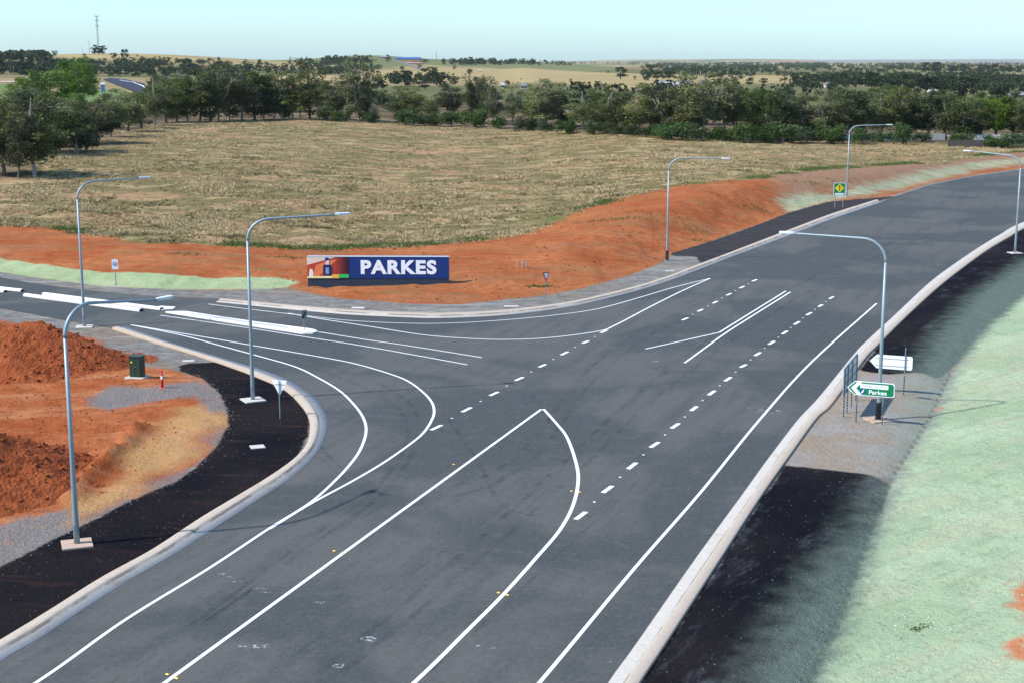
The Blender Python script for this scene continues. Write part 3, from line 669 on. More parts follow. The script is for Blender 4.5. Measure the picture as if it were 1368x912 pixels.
# ------------------------------------------------------------------ street lamps
def lamp(bx, by, top, tipx, tipy, away, label, padm=None, foot=False, padrot=.4, lean=0):
    g = G0(bx, by); H0 = height_to(top, g, 0)
    root = empty('street_lamp', (g[0], g[1], 0), label=label, cat='street lamp', group='curved arm street lamps')
    rad = 1.35; zt = H0; zb = zt - rad
    # horizontal reach
    dpt = g[1]; lat = (tipx - 684) / FPX
    # tip lateral offset solved for an arm of fixed reach
    best = None; reach = 5.3
    for k in range(-90, 91):
        th = R(k); tx = g[0] + reach * math.cos(th) * (1 if tipx > bx else -1); ty = g[1] + reach * math.sin(th)
        dep = ty * cP + (CAMZ - zt) * sP
        px_ = 684 + FPX * tx / dep
        e = abs(px_ - tipx) + (0 if (math.sin(th) > 0) == (away > 0) else 3)
        if best is None or e < best[0]: best = (e, tx, ty)
    dx, dy = best[1] - g[0], best[2] - g[1]; L = math.hypot(dx, dy); ux, uy = dx / L, dy / L
    tipz = height_to(tipy, (best[1], best[2]), 0); tipz = max(zt - .5, min(zt + .9, tipz))
    pole = MB(); pole.tube([(0, 0, .02), (0, 0, .9), (0, 0, zb * .5), (0, 0, zb)], [.125, .12, .095, .075], 12)
    pole.tube([(0, 0, .0), (0, 0, .05)], [.22, .22], 12)
    po = pole.build('pole', M_galv, root, smooth=True)
    for p_ in po.data.polygons: p_.use_smooth = len(p_.vertices) == 4
    arm = MB(); pts = []; rr = []
    for i in range(13):
        a = i / 12 * math.pi / 2; pts.append((ux * rad * (1 - math.cos(a)), uy * rad * (1 - math.cos(a)), zb + rad * math.sin(a) * .93)); rr.append(.085 - .012 * i / 12)
    z1 = pts[-1][2]
    for i in range(1, 9):
        s_ = rad + (L - rad) * i / 8; pts.append((ux * s_, uy * s_, z1 + (tipz - z1) * (i / 8))); rr.append(.073 - .02 * i / 8)
    arm.tube(pts, rr, 10); ao = arm.build('arm', M_galv, root, smooth=True)
    lm = MB(); rz = math.atan2(uy, ux); e = Vector(pts[-1]); outl = [(-.1, -.07), (.12, -.15), (.7, -.16), (.82, -.08), (.82, .08), (.7, .16), (.12, .15), (-.1, .07)]
    lm.slab([(x, y) for x, y in outl], -.03, .09)
    lo = lm.build('luminaire', M_lum, root, bevel=.02); lo.location = e; lo.rotation_euler = (0, 0, rz)
    ls = MB(); ls.box((.42, 0, -.04), (.5, .22, .02)); l2 = ls.build('lens', M_lens, lo)
    bs = MB()
    if foot:
        bs.tube([(0, 0, 0), (0, 0, .16), (0, 0, 1.05)], [.2, .165, .155], 12); bs.build('black_sleeve', M_black, root)
    hd = MB(); hd.box((0, -.125, .75), (.12, .03, .3)); hd.build('access_hatch', M_galvd, root)
    if padm is not None:
        m = MB(); m.box((0, 0, .03), (1.25, 1.25, .09)); o = m.build('footing_pad', padm, root, bevel=.02); o.rotation_euler = (0, 0, padrot)
    return root
lamp(103, 727, 408, 212, 411, 1, 'street lamp rising from the black shoulder at the red dirt, dusty pad', M_dustconc, padrot=.35)
lamp(338, 534.5, 291, 450, 286.5, 1, 'street lamp inside the kerb curve beside the back of a give way sign', M_conc, padrot=.5)
lamp(113, 437, 242, 188, 238, 1, 'street lamp behind the red mound at the side road edge', M_conc, padrot=.2)
lamp(891, 348.5, 210, 971, 212, -1, 'street lamp with a black foot at the base of the red bank', None, foot=True)
lamp(1131, 265.5, 167, 1193, 167, -1, 'street lamp next to the green and yellow diamond sign', M_conc, padrot=.1)
lamp(1173, 561, 318, 1060, 312, 1, 'street lamp behind the green Parkes arrow sign with black sleeve', M_dustconc, foot=True, padrot=.3)
lamp(1356, 338.5, 207, 1297, 202, 1, 'street lamp on the far green slope side, beyond the curved kerb', M_conc, padrot=.2)

# ------------------------------------------------------------------ text helper
def text_part(s, name, mat, parent, cx, cz, w, h, y, bold=0., thick=0., space=1.):
    cu = bpy.data.curves.new(name, 'FONT'); cu.body = s; cu.align_x = 'CENTER'; cu.align_y = 'CENTER'; cu.offset = bold; cu.space_character = space
    cu.fill_mode = 'BOTH' if thick else 'FRONT'; cu.extrude = thick
    o = bpy.data.objects.new(name, cu); COL.objects.link(o)
    dg = bpy.context.evaluated_depsgraph_get(); me = bpy.data.meshes.new_from_object(o.evaluated_get(dg)); bpy.data.objects.remove(o)
    co = np.array([v.co[:] for v in me.vertices]); mn, mx = co.min(0), co.max(0)
    sx, sy = w / (mx[0] - mn[0]), h / (mx[1] - mn[1]); c = (mn + mx) / 2
    for v in me.vertices: v.co = (cx + (v.co.x - c[0]) * sx, y - v.co.z, cz + (v.co.y - c[1]) * sy)
    me.name = name
    return link(name, me, mat, parent)
def flat(outline, y, name, mat, parent, th=.004):
    m = MB(); m.prism(outline, y, y + th); return m.build(name, mat, parent)
def rect(x0, z0, x1, z1): return [(x0, z0), (x1, z0), (x1, z1), (x0, z1)]
def rrect(x0, z0, x1, z1, r, n=4):
    o = []
    for cx, cz, a0 in ((x1 - r, z1 - r, 0), (x0 + r, z1 - r, 90), (x0 + r, z0 + r, 180), (x1 - r, z0 + r, 270)):
        for i in range(n + 1): a = R(a0 + 90 * i / n); o.append((cx + r * math.cos(a), cz + r * math.sin(a)))
    return o[::-1]
def inset(o, d):
    cx = sum(p[0] for p in o) / len(o); cz = sum(p[1] for p in o) / len(o); w = max(p[0] for p in o) - min(p[0] for p in o); h = max(p[1] for p in o) - min(p[1] for p in o)
    return [(cx + (p[0] - cx) * (w - 2 * d) / w, cz + (p[1] - cz) * (h - 2 * d) / h) for p in o]

# ------------------------------------------------------------------ billboard
gl, gr_ = G0(411, 383.6), G0(600, 383.6)
yb = gl[1] + .25; x0b, x1b = gl[0] * yb / gl[1], gr_[0] * yb / gl[1]; BW = x1b - x0b
bb = empty('billboard', ((x0b + x1b) / 2, yb, 0), R(-1), label='long navy billboard reading PARKES on the red earth, painted panel at one end', cat='billboard')
hw = BW / 2; zm = height_to(372, (0, yb), 0); zt_ = height_to(343.5, (0, yb), 0)
m = MB(); m.box((0, .25, zm / 2 - .15), (BW - .06, .55, zm + .3)); m.build('plinth', M_slate, bb)
m = MB(); m.box((0, .25, (zm + zt_) / 2 + .002), (BW, .62, zt_ - zm)); m.build('sign_body', M_navy, bb, bevel=.01)
m = MB(); m.box((0, .25, zt_ + .02), (BW + .05, .68, .035)); m.build('top_cap', M_alu, bb)
yf = .25 - .31
def px2l(px, py): return ((px - 505.5) / 189 * BW, zm + (372 - py) / 28.5 * (zt_ - zm))
tx0, tz0 = px2l(482.5, 366.5); tx1, tz1 = px2l(583.5, 347.5)
text_part('PARKES', 'lettering', M_swhite, bb, (tx0 + tx1) / 2, (tz0 + tz1) / 2, tx1 - tx0, tz1 - tz0, yf - .022, bold=.045, thick=.01, space=1.14)
ix0, ix1 = px2l(410.8, 372)[0], px2l(467, 372)[0]; iz0, iz1 = zm + .01, zt_ - .01; IW, IH = ix1 - ix0, iz1 - iz0
t = NT('picture_red'); n = t.noise(2, 4); tc = t.n('ShaderNodeSeparateXYZ'); t.set(tc.inputs[0], t.pos())
M_ired = t.fin(t.mix(t.mr(tc.outputs[0], ix0 + IW * .5, ix1, 0, 1), t.mix(n, (.42, .03, .02), (.6, .08, .04)), (.03, .004, .012)), .4, .4)
def il(u, v): return (ix0 + u * IW, iz0 + v * IH)
pic = flat([il(0, 0), il(1, 0), il(1, 1), il(0, 1)], yf - .010, 'picture_panel', M_ired, bb, .008)
flat([il(0, .62), il(.68, .99), il(.68, .995), il(0, .995)], yf - .016, 'pale_sky_shape', simple('picture_peach', (.80, .60, .47), .4, .4), pic, .004)
flat([il(.13, .1), il(.27, .08), il(.72, .88), il(.55, .84), il(.22, .62)], yf - .020, 'orange_band', simple('picture_orange', (.80, .20, .07), .4, .4), pic, .004)
flat([il(.17, 0), il(.25, 0), il(.15, .0), il(.04, .0), il(.04, .12), il(.06, .35), il(.09, .42), il(.13, .40), il(.14, .12)][::-1] and [il(.04, .05), il(.14, .05), il(.145, .3), il(.12, .43), il(.07, .43), il(.05, .3)], yf - .024, 'pale_figure', simple('picture_pale', (.85, .75, .65), .4, .4), pic, .004)
flat([il(0, .0), il(.62, .0), il(.62, .1), il(0, .08)], yf - .028, 'yellow_strip', simple('picture_yellow', (.85, .80, .35), .4, .4), pic, .004)
flat([il(.58, .0), il(.78, .0), il(.78, .18), il(.58, .18)], yf - .032, 'amber_strip', simple('picture_amber', (.85, .45, .06), .4, .4), pic, .004)
flat([il(.74, .02), il(.99, .02), il(.99, .19), il(.76, .19)], yf - .036, 'green_strip', simple('picture_green', (.02, .50, .10), .4, .4), pic, .004)
fg = flat([il(.385, .12), il(.585, .12), il(.60, .5), il(.575, .62), il(.52, .66), il(.45, .66), il(.395, .62), il(.375, .5)], yf - .040, 'painted_figure', simple('picture_navy', (.01, .02, .10), .4, .4), pic, .004)
flat([il(.445, .64), il(.52, .64), il(.53, .84), il(.50, .90), il(.46, .90), il(.44, .84)], yf - .044, 'painted_face', simple('picture_skin', (.75, .62, .62), .4, .4), pic, .004)
flat([il(.435, .80), il(.53, .86), il(.535, .93), il(.50, .97), il(.45, .97), il(.43, .92)], yf - .048, 'painted_hair', M_navy, pic, .004)
flat([il(.44, .2), il(.52, .2), il(.52, .5), il(.44, .5)], yf - .052, 'shirt_pattern', simple('picture_grey', (.25, .30, .42), .4, .4), pic, .004)

# ------------------------------------------------------------------ sign with posts
def posts(root, xs, h, y=.06, r=.035, mat=None, slots=True):
    for x in xs:
        m = MB(); m.tube([(x, y, -.1), (x, y, h)], r, 10); po = m.build('post', mat or (M_slot if slots else M_galvd), root)
def base(px, py): g = G0(px, py); return (g[0], g[1], 0)
# green arrow sign
gb = G0(1160.5, 566); ro = R(-22)
gs_ = empty('direction_sign', (gb[0], gb[1], 0), ro, label='green and white arrow sign reading Parkes in front of the lamp post', cat='road sign')
posts(gs_, (-.72, .72), 2.35)
zc = 2.02; hh = .40; wl, wr = -1.28, 1.32
def arrow(d, r=.12):
    o = [(wl + d * 1.6, zc), (wl + .42 + d * .35, zc + hh - d)]
    for i in range(5): a = R(90 - 90 * i / 4); o.append((wr - d - r + r * math.cos(a), zc + hh - d - r + r * math.sin(a)))
    for i in range(5): a = R(0 - 90 * i / 4); o.append((wr - d - r + r * math.cos(a), zc - hh + d + r + r * math.sin(a)))
    o.append((wl + .42 + d * .35, zc - hh + d)); return o[::-1]
b0 = flat(arrow(0), -.01, 'sign_panel', M_swhite, gs_, .03)
g0_ = flat(arrow(.04), -.018, 'green_face', M_sgreen, gs_, .006)
flat([(wl + .22, zc), (wl + .55, zc + hh - .045), (wl + .83, zc + hh - .045), (wl + .50, zc), (wl + .83, zc - hh + .045), (wl + .55, zc - hh + .045)][::-1], -.024, 'chevron', M_swhite, gs_)
bar = flat(rect(-.55, zc + .03, .98, zc + .27), -.024, 'name_plate', M_swhite, gs_)
M_ink = simple('plate_ink', (.30, .33, .32), .5, .3)
text_part('Maguire', 'plate_lettering', M_ink, bar, .03, zc + .15, .92, .13, -.031); text_part('Rd', 'plate_lettering', M_ink, bar, .72, zc + .16, .24, .11, -.031)
text_part('Parkes', 'sign_text', M_swhite, gs_, .42, zc - .17, .98, .23, -.026, bold=.02)
disc = [(-.42 + .15 * math.cos(R(a)), zc - .15 + .15 * math.sin(R(a))) for a in range(0, 360, 20)][::-1]
dd_ = flat(disc, -.024, 'tourist_disc', M_sblue, gs_); flat([(-.5, zc - .25), (-.40, zc - .25), (-.32, zc - .02), (-.42, zc - .10)][::-1], -.030, 'disc_symbol', M_swhite, dd_)
# white sign
gb = G0(1191, 526); ws = empty('direction_sign', (gb[0], gb[1], 0), ro, label='blank white arrow shaped sign beyond the lamp post with grey slotted posts', cat='road sign')
posts(ws, (-.72, .72), 2.95, y=-.05)
zc = 1.98; wl, wr = -1.4, 1.15; hh = .42
flat(arrow(0), .0, 'sign_panel', M_swhite, ws, .03)
m = MB(); m.box((-.1, -.012, zc + .22), (2.0, .02, .05)); m.build('rail', M_alu, ws); m = MB(); m.box((-.1, -.012, zc - .22), (2.0, .02, .05)); m.build('rail', M_alu, ws)
# large sign seen from behind, nearly edge on
q0, q1 = G0(1125.5, 557.6), G0(1142, 535.2); d = q1 - q0; L = np.linalg.norm(d); az = math.atan2(d[1], d[0])
es = empty('guide_sign', (q0[0], q0[1], 0), az, label='tall grey guide sign on slotted posts seen almost edge on beside the kerb', cat='road sign')
posts(es, (0, L * .27, L * .62, L), 2.85, y=-.05)
flat(rect(-.15, 1.25, L + .15, 2.9), .0, 'sign_panel', M_alu, es, .03)
for zq in (1.35, 1.85, 2.35, 2.8): m = MB(); m.box((L / 2, -.015, zq), (L + .2, .025, .07)); m.build('rail', M_galvd, es)
# diagram sign
gb = G0(1120.5, 277.5); ds = empty('diagram_sign', (gb[0], gb[1], 0), R(-3), label='green square sign with yellow diamond junction symbol on two posts', cat='road sign')
posts(ds, (-.55, .55), 2.0, y=.05, r=.045, mat=M_galv, slots=False)
z0, z1 = 1.65, 3.42
flat(rrect(-.80, z0, .80, z1, .12), 0, 'sign_panel', M_swhite, ds, .03); flat(rrect(-.745, z0 + .055, .745, z1 - .055, .1), -.008, 'green_face', M_sgreen, ds, .006)
zc = z0 + 1.03
dm = flat([(-.62, zc), (0, zc - .60), (.62, zc), (0, zc + .60)], -.016, 'diamond', M_syel, ds, .006)
flat(rect(-.06, zc - .38, .06, zc + .32), -.022, 'junction_symbol', M_sblack, dm, .004); flat([(-.15, zc + .2), (.15, zc + .2), (0, zc + .42)], -.022, 'arrow_head', M_sblack, dm, .0035)
flat(rect(.06, zc - .05, .35, zc + .05), -.022, 'side_road_symbol', M_sred, dm, .004)
flat(rect(-.6, z0 + .12, .6, z0 + .34), -.016, 'name_plate', M_swhite, ds, .006)
# speed sign
gb = G0(155, 382.7); ss = empty('speed_sign', (gb[0], gb[1], 0), R(5), label='small white speed limit sign with dark red ring on the green verge', cat='road sign')
posts(ss, (0,), 2.4, y=.05, r=.03)
flat(rrect(-.27, 1.55, .27, 2.45, .05), 0, 'sign_panel', M_swhite, ss, .02)
ring = [(.21 * math.cos(R(a)), 2.02 + .21 * math.sin(R(a))) for a in range(0, 360, 15)][::-1]; flat(ring, -.006, 'ring', M_spurp, ss)
ring = [(.15 * math.cos(R(a)), 2.02 + .15 * math.sin(R(a))) for a in range(0, 360, 15)][::-1]; flat(ring, -.012, 'ring_centre', M_swhite, ss)
text_part('60', 'numerals', M_sblack, ss, 0, 2.02, .2, .15, -.018, bold=.02)
m = MB(); m.box((0, .03, -.0), (.9, .5, .05)); m.build('footing', M_conc, ss)
# keep left sign on the island
gb = G0(407, 443.6); kl = empty('keep_left_sign', (gb[0], gb[1], .16), R(42), label='small grey keep left sign standing at the nose of the white median', cat='road sign')
posts(kl, (0,), 1.5, y=.04, r=.03, slots=False)
flat(rrect(-.24, .8, .24, 1.5, .05), 0, 'sign_panel', M_galvd, kl, .02); flat([(-.2, .92), (.02, .9), (-.04, .98), (.2, 1.3), (.1, 1.38), (-.14, 1.06), (-.2, 1.12)][::1], -.006, 'arrow_symbol', M_sblack, kl)
# give way, front
def giveway(px, py, rz, back, label, w=.92, top=2.2):
    gb = G0(px, py); g = empty('give_way_sign', (gb[0], gb[1], 0), rz, label=label, cat='road sign')
    posts(g, (0,), top + (.02 if back else -.1), y=(-.05 if back else .05), r=.035 if not back else .03, mat=M_galv if back else None, slots=False)
    tri = [(-w / 2, top), (-w / 2 + .03, top + .03), (w / 2 - .03, top + .03), (w / 2, top), (.03, top - w * .88), (-.03, top - w * .88)][::-1]
    flat(tri, 0, 'sign_panel', M_swhite if back else M_sred, g, .02)
    if not back: flat([(-w * .33, top - .07), (w * .33, top - .07), (0, top - w * .68)], -.008, 'white_face', M_swhite, g)
    else: m = MB(); m.box((0, -.012, top - .2), (w * .55, .02, .05)); m.build('rail', M_alu, g)
    return g
giveway(729.5, 398, R(48), False, 'give way sign with red border on the gravel below the red bank')
giveway(374.6, 558.5, R(-14), True, 'pale back of a give way sign on the black shoulder')

# ------------------------------------------------------------------ cabinet, bollard, pegs
gb = G0(183.5, 505.5); cb = empty('service_cabinet', (gb[0], gb[1], .03), R(-14), label='dark green electrical cabinet on a pale slab beside the red mound', cat='utility cabinet')
m = MB(); m.box((0, 0, .05), (1.25, 1.1, .16)); m.build('slab', M_conc, cb, bevel=.02)
m = MB(); m.box((0, .05, .78), (.78, .62, 1.3)); bd = m.build('body', M_cab, cb, bevel=.02)
m = MB(); m.box((0, .05, 1.45), (.86, .70, .07)); m.build('lid', M_cab, cb, bevel=.02)
for sx in (-1, 1):
    m = MB(); m.box((sx * .19, -.268, .76), (.34, .02, 1.15)); dr_ = m.build('door', M_cab, cb, bevel=.006)
    m = MB(); m.box((sx * .05, -.29, .8), (.025, .03, .14)); m.build('handle', M_galvd, dr_)
m = MB(); m.box((-.22, -.282, 1.1), (.12, .006, .09)); m.build('warning_label', M_syel, cb)
gb = G0(217, 519.5); bl = empty('bollard', (gb[0], gb[1], .05), 0, label='red plastic bollard with white band standing on the grey gravel', cat='bollard')
m = MB(); m.tube([(0, 0, 0), (0, 0, .05), (0, 0, .08)], [.22, .21, .12], 16); m.build('foot', M_red, bl)
m = MB(); m.tube([(0, 0, .05), (0, 0, .62), (0, 0, 1.0), (0, 0, 1.03), (0, 0, 1.1), (0, 0, 1.2)], [.085, .07, .065, .04, .05, .045], 16); m.build('post', M_red, bl, smooth=True)
m = MB(); m.tube([(0, 0, .60), (0, 0, .80)], [.078, .075], 16, cap=False); m.build('reflective_band', M_swhite, bl)
for k, (px, py) in enumerate([(692, 357), (697.5, 359), (703, 358)]):
    v = P3(px, py); m = MB(); m.box((0, 0, .28), (.10, .05, .62)); m.add([(-.05, -.025, .59), (.05, -.025, .59), (.05, .025, .59), (-.05, .025, .59), (0, 0, .68)], [(0, 1, 4), (1, 2, 4), (2, 3, 4), (3, 0, 4)])
    o = m.build('survey_peg', M_wood, label='pale wooden survey peg on the red bank, ' + ['nearest the billboard', 'the middle of three', 'nearest the give way sign'][k], cat='survey peg', group='three survey pegs on the red bank'); o.location = v; o.rotation_euler = (R(random.uniform(-6, 6)), R(random.uniform(-8, 8)), .3)

# ------------------------------------------------------------------ mounds
def mound(cx, cy, rx, ry, h, seed, label, peaks):
    nx, ny = 150, 120; u = np.linspace(-1.15, 1.15, nx); v = np.linspace(-1.15, 1.15, ny); U, V = np.meshgrid(u, v)
    x = cx + U * rx; y = cy + V * ry
    ang = np.arctan2(V, U); rr = np.sqrt(U * U + V * V) / (1 + .14 * (vn(3 * np.cos(ang) + seed, 3 * np.sin(ang) + 5) - .5) * 2)
    z = h * sstep(1, .12, rr) ** .85
    for (pu, pv, ph, pr) in peaks: z += ph * np.exp(-((U - pu) ** 2 + (V - pv) ** 2) / pr ** 2) * sstep(1, .6, rr)
    inn = sstep(1.0, .85, rr)
    z = z + inn * (.75 * (fbm(x * .45 + seed, y * .45, 5) - .5) + .32 * np.abs(fbm(x * 1.7, y * 1.7 + seed, 3) - .5) * 2 * .8 - .1)
    z = z + inn * .16 * (fbm(x * 4, y * 4, 2) - .5)
    z = np.where(rr > 1.0, -.25, z)
    i = np.arange(nx * ny).reshape(ny, nx); Fc = np.stack([i[:-1, :-1], i[:-1, 1:], i[1:, 1:], i[1:, :-1]], -1).reshape(-1, 4)
    me = np_mesh('dirt_mound', np.c_[x.ravel() - cx, y.ravel() - cy, z.ravel()], Fc, smooth=True)
    o = link('dirt_mound', me, M_mound, label=label, cat='dirt mound'); o.location = (cx, cy, 0)
    return x, y, z
mA = mound(-33.5, 96.5, 9.5, 6.4, 1.75, 3.2, 'large red earth mound behind the green cabinet, in front of the side road', [(.15, .1, .8, .3), (-.3, 0, .8, .4), (.55, -.1, .3, .2)])
mB = mound(-27.0, 68.5, 8.2, 7.2, 1.9, 8.7, 'clumpy dark red earth mound beside the lamp with the dusty pad', [(.0, .2, .5, .35), (-.4, -.2, .6, .4)])

# clods (nobody could count them)
def clods(name, P, S, mat, **k):
    n = len(P); base_ = np.array([(1, 0, 0), (-1, 0, 0), (0, 1, 0), (0, -1, 0), (0, 0, 1), (0, 0, -1)], float)
    f0 = np.array([(0, 2, 4), (2, 1, 4), (1, 3, 4), (3, 0, 4), (2, 0, 5), (1, 2, 5), (3, 1, 5), (0, 3, 5)])
    th = rng.random(n) * 6.28; V = base_[None] * (.6 + .7 * rng.random((n, 6, 1))) * np.asarray(S)[:, None, None]
    c, s = np.cos(th), np.sin(th); Vx = V[..., 0] * c[:, None] - V[..., 1] * s[:, None]; Vy = V[..., 0] * s[:, None] + V[..., 1] * c[:, None]
    V = np.stack([Vx, Vy, V[..., 2] * .75], -1) + np.asarray(P)[:, None, :]
    Fc = f0[None] + (np.arange(n) * 6)[:, None, None]
    return link(name, np_mesh(name, V.reshape(-1, 3), Fc.reshape(-1, 3), tint=np.repeat(rng.random(n), 6)), mat, **k)
CP, CS = [], []
for (x, y, z) in (mA, mB):
    k = rng.integers(0, x.size, 2600); xs, ys, zs = x.ravel()[k], y.ravel()[k], z.ravel()[k]; ok = zs > .1
    xs, ys, zs = xs[ok] + rng.normal(0, .1, ok.sum()), ys[ok] + rng.normal(0, .1, ok.sum()), zs[ok]
    CP.append(np.c_[xs, ys, zs]); CS.append(.035 + .15 * rng.random(len(xs)) ** 4)
xs = rng.uniform(-50, -14, 9000); ys = rng.uniform(58, 104, 9000); sd_ = sd_poly(xs, ys, LDP); ok = (sd_ > 2.4) & (sd_poly(xs, ys, poly['gravL']) < 0)
xs, ys = xs[ok], ys[ok]; CP.append(np.c_[xs, ys, Hf(xs, ys) + .01]); CS.append(.015 + .08 * rng.random(len(xs)) ** 6)
gx = rng.uniform(-50, -12, 42000); gy = rng.uniform(55, 112, 42000); s1 = sd_poly(gx, gy, LDP); s2 = np.maximum.reduce([sd_poly(gx, gy, poly[q]) for q in ('gravL', 'gravL2')])
ok = ((s1 > -.4) & (s1 < 1.5)) | ((s1 > 0) & (s2 > 0)); gx, gy = gx[ok], gy[ok]
clods('gravel_stones', np.c_[gx, gy, Hf(gx, gy) + .004], .012 + .05 * rng.random(len(gx)) ** 4, simple('grey_stone', (.26, .25, .235), .9, .1, 0, .6, 9), kind='stuff')
gx = rng.uniform(-46, -5, 26000); gy = rng.uniform(50, 108, 26000); s1 = sd_poly(gx, gy, poly['blackL']); ok = (s1 > .1) & (rng.random(len(gx)) < np.exp(-s1 / 1.2) + .12); gx, gy = gx[ok], gy[ok]
clods('spilled_dirt', np.c_[gx, gy, np.full(len(gx), .004)], .01 + .035 * rng.random(len(gx)) ** 4, simple('spilled_soil', (.20, .10, .06), .95, .1, 0, .4, 7), kind='stuff')
gx = rng.uniform(2, 40, 30000); gy = rng.uniform(40, 110, 30000); s1 = np.maximum(sd_poly(gx, gy, poly['blackR1']), sd_poly(gx, gy, poly['tan'])); ok = (s1 > .1) & (rng.random(len(gx)) < .35); gx, gy = gx[ok], gy[ok]
clods('verge_stones', np.c_[gx, gy, Hf(gx, gy) + .004], .01 + .035 * rng.random(len(gx)) ** 4, simple('verge_stone', (.17, .165, .155), .95, .1, 0, .6, 7), kind='stuff')
clods('earth_clods', np.vstack(CP), np.concatenate(CS), M_mound, kind='stuff')
xs = rng.uniform(-25, 60, 9000); ys = rng.uniform(110, 260, 9000); su = sd_poly(xs, ys, UPOLY); sf = sd_poly(xs, ys, poly['field']); ok = (su > .1) & (sf < 0)
xs, ys = xs[ok], ys[ok]; clods('bank_clods', np.c_[xs, ys, Hf(xs, ys) + .01], .03 + .13 * rng.random(len(xs)) ** 5, M_mound, kind='stuff')

# ------------------------------------------------------------------ grass and weeds
def tufts(name, xs, ys, hgt, wid, blades, mat, tint, lean=.5):
    n = len(xs); zs = Hf(xs, ys) - .02
    th = rng.random((n, blades)) * 6.283; r0 = rng.random((n, blades)) * wid[:, None] * .8
    bx = xs[:, None] + np.cos(th) * r0; by = ys[:, None] + np.sin(th) * r0; hh_ = hgt[:, None] * (.6 + .6 * rng.random((n, blades)))
    th2 = th + rng.normal(0, .6, (n, blades)); ln = lean * hh_ * rng.random((n, blades)); bw = wid[:, None] * .16 * (.6 + .8 * rng.random((n, blades)))
    a = rng.random((n, blades)) * 6.283
    v0 = np.stack([bx - np.cos(a) * bw, by - np.sin(a) * bw, np.broadcast_to(zs[:, None], bx.shape)], -1); v1 = np.stack([bx + np.cos(a) * bw, by + np.sin(a) * bw, np.broadcast_to(zs[:, None], bx.shape)], -1)
    v2 = np.stack([bx + np.cos(th2) * ln, by + np.sin(th2) * ln, zs[:, None] + hh_], -1)
    V = np.stack([v0, v1, v2], 2).reshape(-1, 3); Fc = np.arange(len(V)).reshape(-1, 3)
    return link(name, np_mesh(name, V, Fc, tint=np.repeat(np.clip(tint[:, None] + rng.normal(0, .12, (n, blades)), 0, 1).ravel(), 3)), mat, kind='stuff')
FP = np.array(poly['field'])
N = 260000
d_ = 100 * (470 / 100.) ** rng.random(N); ang = R(1) * rng.uniform(-23, 23, N); xs, ys = d_ * np.sin(ang), d_ * np.cos(ang)
ok = (sd_poly(xs, ys, poly['field']) > -.3 - 1.5 * (rng.random(N) < .2)) & (sd_poly(xs, ys, poly['belt']) < 1)
xs, ys = xs[ok], ys[ok]
pn = fbm(xs * .09 + 3, ys * .09, 4); pn2 = fbm(xs * .3 + 30, ys * .3, 3)
keep = rng.random(len(xs)) < .06 + .94 * sstep(.42, .58, pn * .5 + pn2 * .5); xs, ys, pn, pn2 = xs[keep], ys[keep], pn[keep], pn2[keep]
k_ = rng.permutation(len(xs))[:80000]; xs, ys, pn, pn2 = xs[k_], ys[k_], pn[k_], pn2[k_]
tn = np.clip(sstep(.47, .61, pn * .5 + pn2 * .5) * .95 + rng.normal(0, .08, len(xs)), 0, 1)
tufts('dry_grass', xs, ys, .08 + .10 * tn + .22 * sstep(.56, .66, fbm(xs * .16 + 50, ys * .16, 3)) + .1 * rng.random(len(xs)), .25 + .3 * rng.random(len(xs)), 6, M_grass, tn, 1.8)
# weeds along the edge of the field and scattered on the red earth
xs = []; ys = []
E = resample(np.array(poly['field'][:21]), 1400)[0]
for q in E:
    if abs(q[0]) > 140: continue
    if vn(np.array([q[0] * .18]), np.array([q[1] * .18]))[0] > .5:
        for _ in range(22): xs.append(q[0] + random.gauss(0, 1.0)); ys.append(q[1] + random.gauss(1.2, 1.1))
for px, py, r_ in [(1000, 277, 2), (1010, 281, 2), (860, 285, 2), (940, 312, 1.5), (935, 322, 1.2), (905, 300, 2), (820, 293, 1.5), (790, 295, 1.5), (725, 385, .6), (720, 383, .6), (1080, 247, 2), (1118, 240, 2), (385, 345, .8), (130, 312, 2), (250, 340, 1), (1090, 245, 1), (852, 292, 2)]:
    c = GR(px, py)
    for _ in range(45): xs.append(c[0] + random.gauss(0, r_)); ys.append(c[1] + random.gauss(0, r_ * .5))
xs, ys = np.array(xs), np.array(ys)
tufts('green_weeds', xs, ys, .12 + .2 * rng.random(len(xs)), .12 + .12 * rng.random(len(xs)), 4, M_weed, rng.random(len(xs)))
xs = []; ys = []
for _ in range(2600):
    px, py = random.uniform(1080, 1368), random.uniform(560, 912); xs.append(G0(px, py)[0]); ys.append(G0(px, py)[1])
xs, ys = np.array(xs), np.array(ys); ok = (sd_poly(xs, ys, RPOLY) > 2) & (fbm(xs * .4 + 8, ys * .4, 3) > .52); xs, ys = xs[ok], ys[ok]
clods('slope_stones', np.c_[xs, ys, Hf(xs, ys)], .02 + .05 * rng.random(len(xs)) ** 3, simple('pale_stone', (.45, .43, .33), .9, .1, 0, .3, 5), kind='stuff')
c = GR(1228, 836); tufts('slope_weed', np.full(20, c[0]) + rng.normal(0, .2, 20), np.full(20, c[1]) + rng.normal(0, .15, 20), np.full(20, .07), np.full(20, .3), 5, M_weed, np.zeros(20))

